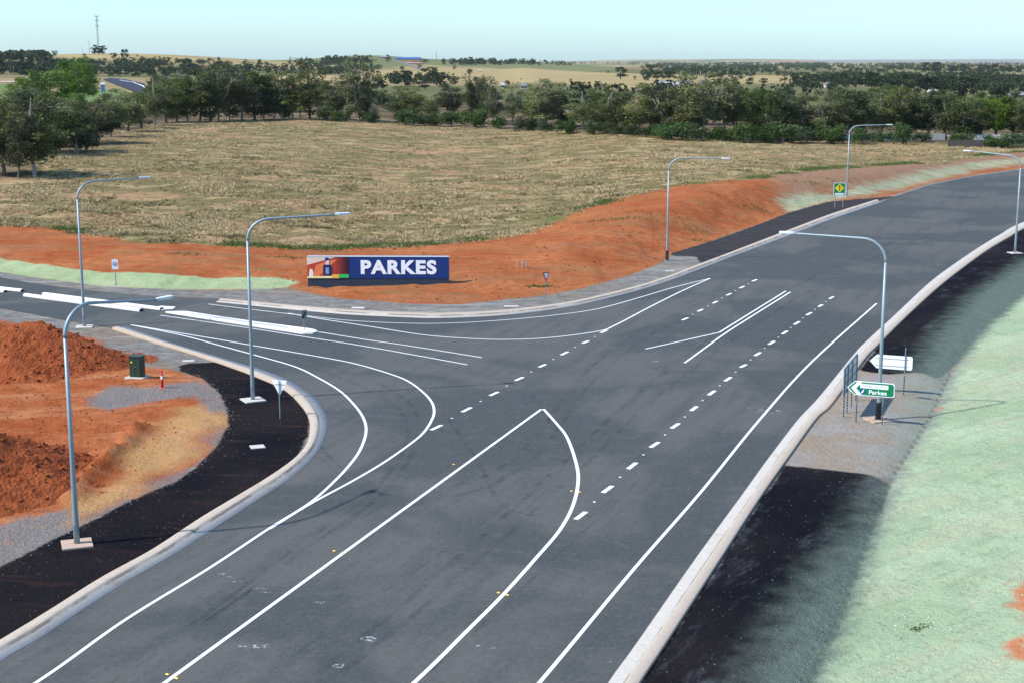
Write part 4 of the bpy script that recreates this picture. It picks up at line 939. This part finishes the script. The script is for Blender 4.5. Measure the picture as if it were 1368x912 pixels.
# ------------------------------------------------------------------ trees
def leaves(C, Rd, n, size, r_, flat_=1.):
    V = []; T = []
    for c, rad in zip(C, Rd):
        d = r_.normal(size=(n, 3)); d /= np.linalg.norm(d, axis=1)[:, None]
        rr = rad * (r_.random(n) ** .45); P = np.asarray(c) + d * rr[:, None] * np.array([1, 1, .78])
        a = r_.normal(size=(n, 3)); a /= np.linalg.norm(a, axis=1)[:, None]; b = np.cross(a, r_.normal(size=(n, 3))); b /= np.linalg.norm(b, axis=1)[:, None] + 1e-9
        s = size * (.6 + .8 * r_.random(n))[:, None]
        V.append(np.stack([P - a * s * .5, P + b * s * .32, P + a * s * .5, P - b * s * .32], 1)); tb = r_.random(); T.append(np.clip(tb * .6 + .4 * r_.random(n), 0, 1))
    V = np.concatenate(V).reshape(-1, 3); T = np.repeat(np.concatenate(T), 4)
    return V, np.arange(len(V)).reshape(-1, 4), T
def tree_proto(seed, kind):
    r_ = np.random.default_rng(seed); C = []; Rd = []; m = MB()
    if kind == 'gum':      # 16 m tall, 9 m wide
        th = r_.uniform(2.8, 4.6); lean = r_.normal(0, .35, 2)
        m.tube([(0, 0, -.3), (lean[0] * .4, lean[1] * .4, th * .5), (lean[0], lean[1], th)], [.25, .19, .15], 7)
        nl = 6
        for i in range(nl):
            a = 6.28 * i / nl + r_.normal(0, .3); R1 = r_.uniform(1.4, 3.6); z1 = r_.uniform(6.0, 13.5) if i else 14.2
            if i == 0: R1 = .6
            e = np.array([lean[0] + R1 * math.cos(a), lean[1] + R1 * math.sin(a), z1]); s0 = np.array([lean[0], lean[1], th]); mid = s0 * .5 + e * .5 + r_.normal(0, .35, 3)
            m.tube([s0, mid, e], [.16, .11, .05], 5)
            for k in range(8):
                c = e * (1 - .12 * k) + s0 * (.12 * k) + r_.normal(0, 1, 3) * np.array([1.1, 1.1, 1.2]); c[2] = max(c[2], (2.0, 1.4, 3.4)[seed % 3])
                C.append(c); Rd.append(r_.uniform(.9, 1.75))
                m.tube([mid * .4 + e * .6, c], [.05, .02], 4)
        n, size = 105, .42
    elif kind == 'dense':  # 13 m tall
        m.tube([(0, 0, -.3), (0, 0, 3), (.2, 0, 8)], [.3, .25, .1], 7)
        for k in range(30):
            z = r_.uniform(1.8, 12); rr = 3.4 * math.sin(math.pi * min(1, (z - .6) / 12.6)) ** .6; a = r_.uniform(0, 6.28); q = rr * r_.random() ** .5
            C.append((q * math.cos(a), q * math.sin(a), z)); Rd.append(r_.uniform(1.2, 2.0))
        n, size = 110, .46
    elif kind == 'bright':
        m.tube([(0, 0, -.3), (0, 0, 4), (.2, 0, 9)], [.3, .25, .1], 7)
        for k in range(32):
            z = r_.uniform(3, 13); rr = 4.2 * math.sin(math.pi * min(1, (z - .6) / 13.5)) ** .6; a = r_.uniform(0, 6.28); q = rr * r_.random() ** .4
            C.append((q * math.cos(a), q * math.sin(a), z)); Rd.append(r_.uniform(1.3, 2.3))
        n, size = 190, .46
    elif kind == 'shrub':  # 4.5 m tall, 5 m wide
        m.tube([(0, 0, -.2), (0, 0, 1.6)], [.15, .08], 6)
        for k in range(14):
            a = r_.uniform(0, 6.28); q = 1.7 * r_.random() ** .5; C.append((q * math.cos(a), q * math.sin(a), r_.uniform(.7, 3.3 - q * .5))); Rd.append(r_.uniform(.8, 1.25))
        n, size = 120, .32
    else:                  # far, 12 m tall
        m.tube([(0, 0, -.5), (0, 0, 6)], [.35, .15], 5)
        for k in range(13):
            z = r_.uniform(1.6, 10.4); rr = 3.2 * math.sin(math.pi * min(1, (z - 1) / 11)) ** .6; a = r_.uniform(0, 6.28); q = rr * r_.random() ** .5
            C.append((q * math.cos(a), q * math.sin(a), z)); Rd.append(r_.uniform(1.1, 2.2))
        n, size = 42, 1.0
    V, Fc, T = leaves(C, Rd, n, size, r_)
    cm = np_mesh(kind + '_crown', V, Fc, tint=T); tm = py_mesh(kind + '_trunk', m.v, m.f)
    top = np.percentile(V[:, 2], 98.5); w = np.percentile(np.abs(V[:, 0]), 97) * 2
    return cm, tm, top, w
NAME = dict(gum='gum_tree', dense='evergreen_tree', bright='leafy_tree', shrub='shrub', far='paddock_tree')
MATS = dict(gum=M_gum, dense=M_dns, bright=M_brt, shrub=M_shr, far=M_far)
PROT = {k: [tree_proto(31 * i + 5, k) for i in range(n)] for k, n in dict(gum=7, dense=4, bright=3, shrub=3, far=5).items()}
for k in PROT:
    for cm, tm, *_ in PROT[k]: cm.materials.append(MATS[k]); tm.materials.append(M_bark)
ALLT = []
def plant(px, base_y, top_y, wpx, kind, grp):
    g = GC(px, base_y); z0 = H1(g[0], g[1]); h = height_to(top_y, g, z0)
    if h < .8 or h > 40: return
    w = wpx / FPX * math.hypot(g[0], g[1])
    cm, tm, top, w0 = PROT[kind][random.randrange(len(PROT[kind]))]
    root = empty(NAME[kind], (g[0], g[1], z0), random.uniform(0, 6.28)); s = min(w * (1.05 if kind == 'far' else 1.2), h * (1.15 if kind == 'far' else 2 if kind == 'shrub' else .95)) / w0; root.scale = (s, s, h / top)
    link('crown', cm, None, root); link('trunk', tm, None, root)
    ALLT.append((px, base_y, h, wpx, kind, grp, root))
g_, d_, b_, s_ = 'gum', 'dense', 'bright', 'shrub'
NEAR = [(6, 233, 132, 56, g_), (24, 238, 138, 46, g_), (47, 236, 130, 56, g_), (-18, 235, 130, 50, g_), (38, 205, 122, 60, d_), (74, 208, 150, 52, d_), (68, 196, 132, 60, g_), (102, 205, 150, 48, d_), (98, 190, 134, 52, g_), (130, 192, 130, 54, g_), (116, 203, 150, 44, d_),
        (148, 183, 127, 36, g_), (171, 176, 122, 38, g_), (189, 172, 124, 34, d_), (207, 168, 103, 32, g_), (222, 165, 110, 32, d_), (236, 164, 101, 36, g_), (251, 163, 106, 30, d_), (267, 163, 98, 36, g_), (281, 163, 108, 28, d_),
        (292, 162, 90, 44, g_), (306, 161, 98, 32, d_), (323, 161, 88, 44, g_), (340, 160, 98, 34, d_), (352, 160, 106, 26, d_), (366, 160, 99, 38, g_), (377, 160, 120, 28, d_), (391, 160, 106, 32, g_), (402, 160, 96, 28, g_), (414, 160, 84, 38, g_),
        (433, 161, 110, 26, g_), (448, 161, 104, 30, g_), (466, 162, 108, 26, g_), (480, 163, 84, 34, g_), (490, 163, 106, 24, g_), (535, 158, 118, 34, g_), (556, 160, 116, 44, g_), (575, 158, 128, 26, g_),
        (602, 160, 106, 32, g_), (628, 167, 97, 34, g_), (645, 163, 112, 26, d_), (659, 168, 106, 30, g_), (684, 165, 113, 32, g_), (712, 170, 118, 26, g_), (728, 173, 108, 46, g_), (758, 170, 124, 30, d_), (778, 173, 122, 42, g_), (800, 174, 126, 28, d_), (815, 179, 117, 36, g_),
        (836, 176, 124, 30, d_), (853, 180, 114, 42, g_), (873, 180, 120, 34, g_), (889, 182, 116, 38, g_), (905, 183, 122, 36, g_), (922, 183, 118, 30, d_), (940, 185, 99, 52, g_), (968, 185, 97, 46, g_), (985, 184, 120, 30, g_), (1003, 187, 124, 36, d_), (1020, 184, 122, 36, d_), (1040, 187, 124, 36, d_),
        (1060, 187, 132, 34, g_), (1078, 186, 128, 34, g_), (1096, 187, 130, 34, g_), (1113, 187, 124, 36, g_), (1131, 186, 123, 38, d_), (1152, 186, 124, 36, g_), (1175, 185, 121, 40, g_), (1200, 185, 118, 46, g_), (1216, 184, 128, 34, g_), (1240, 185, 130, 40, d_), (1262, 186, 129, 42, g_), (1285, 187, 131, 38, d_),
        (1306, 186, 137, 36, g_), (1330, 186, 131, 42, b_), (1352, 186, 134, 40, g_), (1374, 187, 130, 40, g_), (1396, 187, 132, 40, d_)]
for a in NEAR: plant(*a, 'near')
SECOND = [(x, b, t, w, k) for x, b, t, w, k in [(215, 152, 104, 30, d_), (245, 150, 104, 32, d_), (275, 150, 100, 30, d_), (300, 150, 96, 34, d_), (330, 150, 98, 34, d_), (358, 149, 102, 32, d_), (385, 150, 106, 32, d_), (425, 150, 106, 32, g_), (455, 150, 110, 30, g_), (510, 145, 122, 26, d_), (640, 150, 122, 30, d_),
          (700, 155, 126, 34, g_), (745, 158, 128, 34, d_), (790, 160, 126, 36, d_), (830, 162, 124, 36, g_), (865, 163, 122, 36, d_), (900, 165, 120, 36, d_), (930, 166, 118, 40, d_), (1000, 166, 128, 36, d_), (1035, 168, 128, 36, g_), (1070, 166, 130, 38, d_), (1105, 166, 124, 38, g_), (1140, 165, 122, 38, d_), (1175, 163, 118, 40, g_),
          (1205, 163, 122, 38, d_), (1235, 164, 126, 36, g_), (1268, 164, 126, 36, d_), (1300, 164, 132, 36, g_), (1335, 164, 128, 38, d_), (1365, 164, 130, 38, g_), (1120, 150, 118, 36, d_), (1190, 150, 114, 36, d_), (1250, 152, 120, 36, d_), (1310, 150, 124, 36, d_), (1355, 150, 122, 34, d_)]]
for a in SECOND: plant(*a, 'near')
for a in [(60, 152, 96, 66, b_), (36, 150, 106, 40, b_), (86, 142, 97, 44, b_), (104, 138, 80, 38, b_), (112, 142, 86, 26, b_), (-4, 175, 122, 40, g_), (104, 160, 126, 40, b_), (204, 135, 112, 12, b_)]: plant(*a, 'bright')
SHR = [(380, 159, 146, 16), (436, 162, 143, 20), (455, 163, 148, 20), (492, 164, 149, 22), (536, 167, 147, 18), (552, 168, 147, 26), (575, 168, 151, 24), (603, 169, 150, 26), (634, 170, 147, 26), (667, 172, 157, 20), (703, 175, 157, 26), (728, 176, 162, 18), (757, 179, 160, 22), (794, 180, 162, 22),
       (820, 181, 165, 22), (845, 182, 168, 20), (870, 184, 167, 22), (896, 187, 165, 32), (928, 188, 166, 30), (958, 189, 170, 24), (988, 190, 165, 32), (1020, 191, 168, 28), (1046, 191, 165, 36), (1078, 191, 170, 26), (1110, 192, 168, 32), (1152, 193, 172, 28), (1180, 190, 176, 18), (1205, 193, 166, 18), (1232, 190, 178, 20),
       (1285, 192, 178, 28), (1334, 197, 181, 30), (1362, 197, 179, 30), (1390, 198, 180, 30), (60, 196, 170, 30), (600, 142, 128, 18), (532, 145, 130, 24), (514, 140, 128, 20)]
for x, b, t_, w in SHR: plant(x, b, t_, w, s_, 'shrub')
FAR = []
def row(x0, x1, b, t_, step, w=None, jx=.5):
    x = x0
    while x < x1:
        FAR.append((x + random.uniform(-jx, jx) * step, b + random.uniform(-1, 1), t_ + random.uniform(-1.5, 2.5), (w or step * 1.5) * random.uniform(.8, 1.25))); x += step
row(0, 70, 93, 71, 9, 13); row(4, 62, 100, 82, 10, 15); row(64, 130, 99, 83, 11, 15); row(142, 262, 102, 90, 9, 13); row(256, 330, 98, 86, 12, 15); row(336, 400, 97, 88, 12, 14); row(410, 470, 100, 90, 12, 14)
FAR += [(127, 71, 60.5, 9), (137, 72.5, 61.5, 12), (132, 72, 64, 8), (152, 79, 71, 9), (167, 84, 66.5, 10), (175, 86, 77, 14), (190, 85, 76, 10), (184, 76, 73, 5), (52, 75, 67, 8), (57, 75, 67, 8), (32, 79, 69, 8), (113, 77, 72, 8), (292, 80, 76.5, 9), (328, 84, 79.5, 7), (347, 85, 79.5, 8), (207, 77.5, 75, 3.5), (213, 78, 75.5, 3.5), (219, 78.5, 76, 4), (197, 86, 78, 10),
        (249, 99, 79.5, 20), (156, 92, 80, 10), (140, 84, 78, 6), (529, 113, 96, 14), (544, 116, 95, 16), (560, 114, 100, 14), (575, 112, 90, 22), (588, 112, 97, 16), (568, 120, 106, 20), (502, 118, 104, 12), (512, 120, 100, 12), (478, 96, 85, 8), (497, 97, 86, 8), (504, 98, 87, 8), (537, 99, 89, 6), (607, 93, 87, 5), (560, 92, 86.5, 5),
        (629, 86, 76.5, 7), (641, 87, 78, 8), (518, 79, 73.5, 6), (829, 106, 90, 16), (848, 107, 102, 5), (866, 108, 87, 16), (877, 112, 96, 14), (895, 112, 96, 18), (812, 98, 95, 3), (762, 109, 105.5, 3.5), (647, 107, 104.5, 3), (696, 107, 105, 3), (985, 115, 102, 11), (1002, 115, 104, 12), (1020, 116, 105, 17), (1056, 131, 120, 18), (1072, 120, 112, 5),
        (1043, 110, 104.5, 4), (1049, 110, 105, 4), (1055, 111, 106, 4), (1236, 97, 84, 16), (1250, 98, 83.5, 18), (1272, 98, 88, 8)]
row(1064, 1130, 112, 99, 11, 15); row(1130, 1235, 116, 98, 11, 16); row(1160, 1300, 126, 104, 15, 21); row(1225, 1368, 118, 103, 13, 18); row(1280, 1380, 130, 110, 15, 22); row(1275, 1375, 97, 87.5, 11, 11); row(436, 492, 84, 75, 4.2, 6); row(600, 700, 87, 82, 9, 10, .8)
for a in FAR: plant(*a, 'far', 'far')
# labels
def segment(x):
    for lim, nm in ((150, 'beside the bright leafy trees'), (270, 'between the side road lamps'), (405, 'left of the billboard'), (500, 'above the billboard picture'), (610, 'above billboard letters'), (760, 'above the survey pegs'),
                    (890, 'short of the black footed lamp'), (1000, 'behind the black footed lamp'), (1125, 'short of the diamond sign lamp'), (1210, 'behind the diamond sign lamp'), (9999, 'towards the far road end')):
        if x < lim: return nm
def fseg(x, y):
    if y < 88 and x < 240: return 'on the hill with the mast'
    for lim, nm in ((135, 'behind the bright leafy trees'), (270, 'on the slope below the mast'), (420, 'above the belt west of billboard'), (530, 'around the far ridge road'), (600, 'below the blue roof'), (800, 'across the golden paddock'), (960, 'near the white roofs'), (1110, 'beyond the tallest gums'), (9999, 'over the far road end')):
        if x < lim: return nm
cnt = {}
look = dict(gum='olive gum tree', dense='dark evergreen', bright='bright green leafy tree', shrub='low round dark green shrub', far='distant dark tree')
for (px, by, h, w, k, grp, root) in sorted(ALLT, key=lambda q: q[0]):
    if k == 'far': seg = fseg(px, by); size = 'broad ' if w > 14 else ('small ' if w < 7 else '')
    else:
        seg = segment(px); back = grp == 'near' and by < 169 and (px > 690 or by < 153) and px > 195
        size = ('tall ' if h > 17 else '') if k in ('gum', 'dense') else ''
        if back: size = 'rear row ' + size
    key = (k, seg, size); i = cnt.get(key, 0); cnt[key] = i + 1
    props(root, label=f"{size}{look[k]} {seg}, {ordn(i)} from left", cat='shrub' if k == 'shrub' else 'tree', group={'shrub': 'shrubs at the foot of the tree belt', 'far': 'distant paddock trees', 'bright': 'bright leafy trees'}.get(k, 'trees of the belt behind the dry field'))
# far-off woods reading as one mass
C = []; Rd = []
for (x0, x1, y0, y1, n_) in [(560, 868, 83.2, 86.5, 150), (868, 1100, 84, 92, 420), (1040, 1230, 86, 93, 160), (1200, 1368, 85, 93, 170), (395, 500, 83, 86, 40), (0, 60, 74, 80, 60), (1100, 1368, 103, 112, 30), (880, 1060, 92, 99, 60)]:
    for _ in range(n_):
        px, py = random.uniform(x0, x1), y0 + (y1 - y0) * random.random() ** 1.3
        if vn(np.array([px * .06]), np.array([py * 1.3]))[0] < .4: continue
        g = GR(px, py); r_ = math.hypot(*g)
        if r_ > 16000: continue
        sz = min(7, 3.2 + r_ / 1500)
        z0 = H1(*g)
        for _k in range(2): C.append((g[0] + random.gauss(0, sz * 2.2), g[1] + random.gauss(0, 8), z0 + sz * random.uniform(.3, 1.05))); Rd.append(sz)
V, Fc, T = leaves(C, Rd, 34, 3.4, np.random.default_rng(3))
link('distant_woodland', np_mesh('distant_woodland', V, Fc, tint=T), M_far, kind='stuff')

C = []; Rd = []
for (x0, x1, y0, y1, n_) in [(140, 480, 89, 101, 300), (0, 140, 84, 101, 170), (860, 1060, 95, 106, 110), (1060, 1368, 99, 124, 420), (880, 1368, 89, 97, 330), (395, 470, 84, 100, 50), (180, 520, 82, 93, 60), (150, 300, 84, 90, 60), (520, 600, 104, 116, 40), (600, 870, 85, 88, 90), (690, 1060, 126, 140, 60)]:
    for _ in range(n_):
        px, py = random.uniform(x0, x1), random.uniform(y0, y1)
        if vn(np.array([px * .05 + 7]), np.array([py * .45]))[0] < .42: continue
        g = GR(px, py)
        if g[1] > 6000: continue
        z0 = H1(*g)
        for _k in range(3): C.append((g[0] + random.gauss(0, 4.5), g[1] + random.gauss(0, 5), z0 + random.uniform(1.5, 6.))); Rd.append(random.uniform(2.2, 3.8))
V, Fc, T = leaves(C, Rd, 26, 1.7, np.random.default_rng(8))
link('far_scrub', np_mesh('far_scrub', V, Fc, tint=T), M_far, kind='stuff')

# ------------------------------------------------------------------ far structures
def house(px, py, wpx, hpx, roofm, wallm, label, ang=0., name='house', rise=.35, deep=None, cat='house'):
    g = GC(px, py); dist = math.hypot(*g); s = dist / FPX; w = wpx * s; h = max(2.2, hpx * s * .45); dp = deep or min(w * .6, 12)
    z0 = H1(*g) - .3; r = empty(name, (g[0], g[1], z0), ang, label=label, cat=cat)
    m = MB(); m.box((0, 0, h / 2), (w, dp, h)); m.build('wall', wallm, r)
    rh = h * rise + .8; o = .5; m = MB(); m.add([(-w / 2 - o, -dp / 2 - o, h), (w / 2 + o, -dp / 2 - o, h), (w / 2 + o, dp / 2 + o, h), (-w / 2 - o, dp / 2 + o, h), (-w / 2 - o + dp * .25, 0, h + rh), (w / 2 + o - dp * .25, 0, h + rh)],
                                           [(3, 2, 1, 0), (0, 1, 5, 4), (2, 3, 4, 5), (1, 2, 5), (3, 0, 4)]); m.build('roof', roofm, r)
    n = max(2, int(w / 4))
    for i in range(min(n, 8)):
        m = MB(); m.box((-w / 2 + (i + .5) * w / min(n, 8), -dp / 2 - .02, h * .55), (1.3, .08, h * .4)); m.build('window', M_win, r)
house(546, 82, 35, 7, M_roofb, M_brick, 'long blue roofed building on the far ridge', 0, 'ridge_building', .5, 16, 'building')
house(513, 78, 14, 3, M_roofg, M_brick, 'small pink brick building at the top of the far ridge road', .1)
house(553, 86, 22, 3, M_brick, M_brick, 'low pink brick building just below the blue roof', 0)
house(896, 117, 20, 5, M_roofw, M_render, 'house with bright white roof among the trees beyond the belt', .1)
house(915, 114, 16, 4, M_roofg, M_render, 'grey roofed house beside the bright white roof', -.1)
house(885, 115, 10, 4, M_roofg, M_brick, 'small grey roofed brick house left of the bright white roof', .2)
house(893, 92, 14, 2.5, M_roofw, M_render, 'pale shed on the horizon plain beyond the golden paddock', 0, 'shed', cat='shed')
house(980, 89, 12, 2, M_roofw, M_render, 'pale distant shed among the dark horizon trees', 0, 'shed', cat='shed')
house(1110, 117, 16, 4, M_roofg, M_render, 'long grey roofed house behind the belt near the dark evergreens', .05)
house(1085, 116, 12, 4, M_roofw, M_brick, 'small pale roofed house beside the long grey roof', .1)
house(1246, 128, 12, 4, M_roofw, M_render, 'pale roof showing between trees above the far street lamp', 0)
house(1358, 132, 16, 5, M_roofw, M_render, 'bright white roof between trees at the far end of the belt', .1)
house(672, 118, 5, 3, M_roofw, M_render, 'small white shed in the golden paddock behind the belt', 0, 'shed', cat='shed')
house(700, 119, 8, 3, M_roofg, M_render, 'low pale shed next to the small white shed in the paddock', 0, 'shed', cat='shed')
house(234, 103, 12, 4, M_roofw, M_brick, 'pale roofed house beneath the slope with the mast', 0)
house(40, 108.5, 8, 2.5, M_roofw, M_render, 'tiny white roofed shed beside the green lawn', 0, 'shed', cat='shed')
house(641, 96.3, 3.5, 2, M_roofw, M_render, 'lone white hut in the far golden paddock', 0, 'hut', cat='hut')
# mast
def mast(px, py, top, label, plat=(), r0=.9):
    g = GC(px, py); z0 = H1(*g); h = height_to(top, g, z0); r = empty('radio_mast', (g[0], g[1], z0 - .5), .3, label=label, cat='radio mast')
    m = MB()
    for k in range(3):
        a = 2.09 * k; m.tube([(r0 * math.cos(a), r0 * math.sin(a), 0), (r0 * .45 * math.cos(a), r0 * .45 * math.sin(a), h)], [.22 * r0, .16 * r0], 6)
    n = int(h / 2.5)
    for i in range(n):
        f = 1 - .55 * i / n; f2 = 1 - .55 * (i + 1) / n
        for k in range(3):
            a = 2.09 * k; b = 2.09 * (k + 1); m.tube([(r0 * f * math.cos(a), r0 * f * math.sin(a), h * i / n), (r0 * f2 * math.cos(b), r0 * f2 * math.sin(b), h * (i + 1) / n)], .09 * r0, 4)
    m.build('lattice', M_galvd, r)
    for zf in plat:
        m = MB(); m.tube([(0, 0, h * zf - .2), (0, 0, h * zf + .2)], 1.8, 12)
        for k in range(6): a = 1.047 * k; m.box((2.1 * math.cos(a), 2.1 * math.sin(a), h * zf + .8), (.5, .5, 2.6), a)
        m.build('antenna_array', M_alu, r)
mast(131.5, 70, 21.5, 'tall radio mast with antenna rings on the hilltop', (.985, .87, .74), 1.3)
mast(119.5, 70.5, 53, 'short thin mast left of the tall radio mast', (), .5)
mast(110, 71.5, 61, 'faint smallest pole at the shoulder of the mast hill', (), .35)
mast(583, 82, 68.5, 'slender distant mast right of the blue roofed building', (), .8)
# pylon sign by the far road
g = GR(138, 128); r = empty('pylon_sign', (g[0], g[1], H1(*g)), 0, label='blue and white pylon sign on the lawn beside the far road', cat='pylon sign')
h = height_to(110, g, H1(*g)); w = 5 / FPX * g[1]
m = MB(); m.box((-w * .3, 0, h * .3), (.2, .2, h * .6)); m.build('leg', M_galvd, r); m = MB(); m.box((w * .3, 0, h * .3), (.2, .2, h * .6)); m.build('leg', M_galvd, r)
m = MB(); m.box((0, 0, h * .55), (w, .35, h * .55)); m.build('sign_panel', simple('pylon_blue', (.05, .14, .30), .4, .4), r); m = MB(); m.box((0, 0, h * .9), (w * 1.1, .4, h * .16)); m.build('sign_head', M_swhite, r)
# far roads draped on the land
def drape(name, left, right, mat, n=60, z=.5, parent=None):
    a, _ = resample([GR(*q) for q in left], n); b, _ = resample([GR(*q) for q in right], n); k = 5; V = []
    for i in range(n):
        for j in range(k): q = a[i] * (1 - j / (k - 1)) + b[i] * j / (k - 1); V.append((q[0], q[1], H1(*q) + z))
    me = py_mesh(name, V, [(i * k + j, (i + 1) * k + j, (i + 1) * k + j + 1, i * k + j + 1) for i in range(n - 1) for j in range(k - 1)])
    return link(name, me, mat, parent, kind='structure' if not parent else None)
M_farroad = simple('far_asphalt', (.055, .06, .085), 1.0, .0, 0, .1, .05)
fr_ = drape('far_road', [(137, 106.5), (150, 112), (165, 118), (185, 126)], [(146, 105), (170, 107), (192, 112), (204, 125)], M_farroad)
drape('edge_line', [(160, 108.3), (178, 111.3), (190, 116.5), (198, 125)], [(160.5, 108.0), (179, 110.9), (191.3, 116), (200, 124.8)], M_paint, z=.7, parent=fr_)
drape('ridge_road', [(518, 78.5), (540, 86), (562, 94)], [(521, 78.3), (546, 86), (572, 94)], simple('ridge_asphalt', (.19, .18, .17), .9, .1))
drape('dirt_track', [(-20, 109.5), (20, 109.3), (45, 109.0)], [(-20, 111.6), (20, 111.3), (45, 110.8)], simple('track_sand', (.45, .33, .24), .95, .1))
# concrete channel wall and palings beyond the field
def wall_px(name, a, b, h0, h1, th, mat, label, cat, nseg=1, capm=None):
    A, B = GR(*a), GR(*b); d = B - A; L = np.linalg.norm(d); r = empty(name, (A[0], A[1], H1(*A)), math.atan2(d[1], d[0]), label=label, cat=cat)
    n = max(2, int(L / nseg)) if nseg > 1 else 1
    for i in range(n):
        m = MB(); m.box(((i + .5) * L / n, 0, h0 / 2 - .3), (L / n - .03, th, h0 + .6)); m.build('wall_section', mat, r)
    if capm: m = MB(); m.box((L / 2, 0, h0 + .05), (L, th + .1, .1)); m.build('coping', capm, r)
wall_px('concrete_barrier', (1128, 186.5), (1262, 187.5), 1.15, 1, .4, M_conc, 'low pale concrete barrier running behind the field beneath the trees', 'barrier', 12)
wall_px('concrete_barrier', (1266, 187.5), (1400, 188), 1.25, 1, .4, M_conc, 'pale concrete barrier behind the dark paling fence', 'barrier', 12)
wall_px('paling_fence', (1266, 196), (1342, 197), 1.5, 1, .12, M_fence, 'dark weathered paling fence at the edge of the dry field', 'fence', 3)
house(1300, 183, 20, 4, M_roofw, M_render, 'low white roofed shed behind the dark paling fence', 0, 'shed', cat='shed')

# ------------------------------------------------------------------ haze
m = MB(); m.box((0, 10200, 90), (50000, 21400, 240)); hz = m.build('haze', None, kind='stuff')
mt = bpy.data.materials.new('haze'); mt.use_nodes = True; nt = mt.node_tree; nt.nodes.clear(); o_ = nt.nodes.new('ShaderNodeOutputMaterial'); pv = nt.nodes.new('ShaderNodeVolumePrincipled')
pv.inputs['Color'].default_value = (.82, 1., 1., 1); pv.inputs['Density'].default_value = 1.7e-5; pv.inputs['Anisotropy'].default_value = 0
nt.links.new(pv.outputs[0], o_.inputs['Volume']); hz.data.materials.append(mt)

# ------------------------------------------------------------------ sky, sun, camera
SUN_EL, SUN_AZ = 47, -108       # azimuth from +Y towards +X
w = bpy.data.worlds.new('World'); sc.world = w; w.use_nodes = True; nt = w.node_tree; bg = nt.nodes['Background']
sky = nt.nodes.new('ShaderNodeTexSky'); sky.sky_type = 'NISHITA'; sky.sun_disc = False; sky.sun_elevation = R(SUN_EL); sky.sun_rotation = R(SUN_AZ)
sky.air_density = 1.0; sky.dust_density = 1.0; sky.ozone_density = 3.0; sky.altitude = 300
mixn = nt.nodes.new('ShaderNodeMix'); mixn.data_type = 'RGBA'; mixn.blend_type = 'MULTIPLY'; mixn.inputs[0].default_value = 1; mixn.inputs[7].default_value = (.82, 1.06, 1.25, 1)
nt.links.new(sky.outputs[0], mixn.inputs[6]); nt.links.new(mixn.outputs[2], bg.inputs[0]); bg.inputs[1].default_value = .15
ld_ = bpy.data.lights.new('sun', 'SUN'); ld_.energy = 4.3; ld_.angle = R(1.2); ld_.color = (1, .955, .89)
so = bpy.data.objects.new('sun', ld_); COL.objects.link(so)
dirv = Vector((math.sin(R(SUN_AZ)) * math.cos(R(SUN_EL)), math.cos(R(SUN_AZ)) * math.cos(R(SUN_EL)), math.sin(R(SUN_EL))))
so.rotation_euler = dirv.to_track_quat('Z', 'Y').to_euler(); so.location = dirv * 200
cd = bpy.data.cameras.new('camera'); cam = bpy.data.objects.new('camera', cd); COL.objects.link(cam)
cam.location = (0, 0, CAMZ); cam.rotation_euler = (R(90) - PITCH, 0, 0); cd.sensor_width = 36; cd.lens = 36 * FPX / 1368; cd.clip_start = .5; cd.clip_end = 60000
sc.camera = cam
sc.view_settings.view_transform = 'Standard'; sc.view_settings.look = 'None'; sc.view_settings.exposure = .46; sc.view_settings.gamma = 1
sc.cycles.max_bounces = 5; sc.cycles.diffuse_bounces = 3; sc.cycles.glossy_bounces = 2; sc.cycles.transparent_max_bounces = 8; sc.cycles.volume_bounces = 1
sc.cycles.use_denoising = True
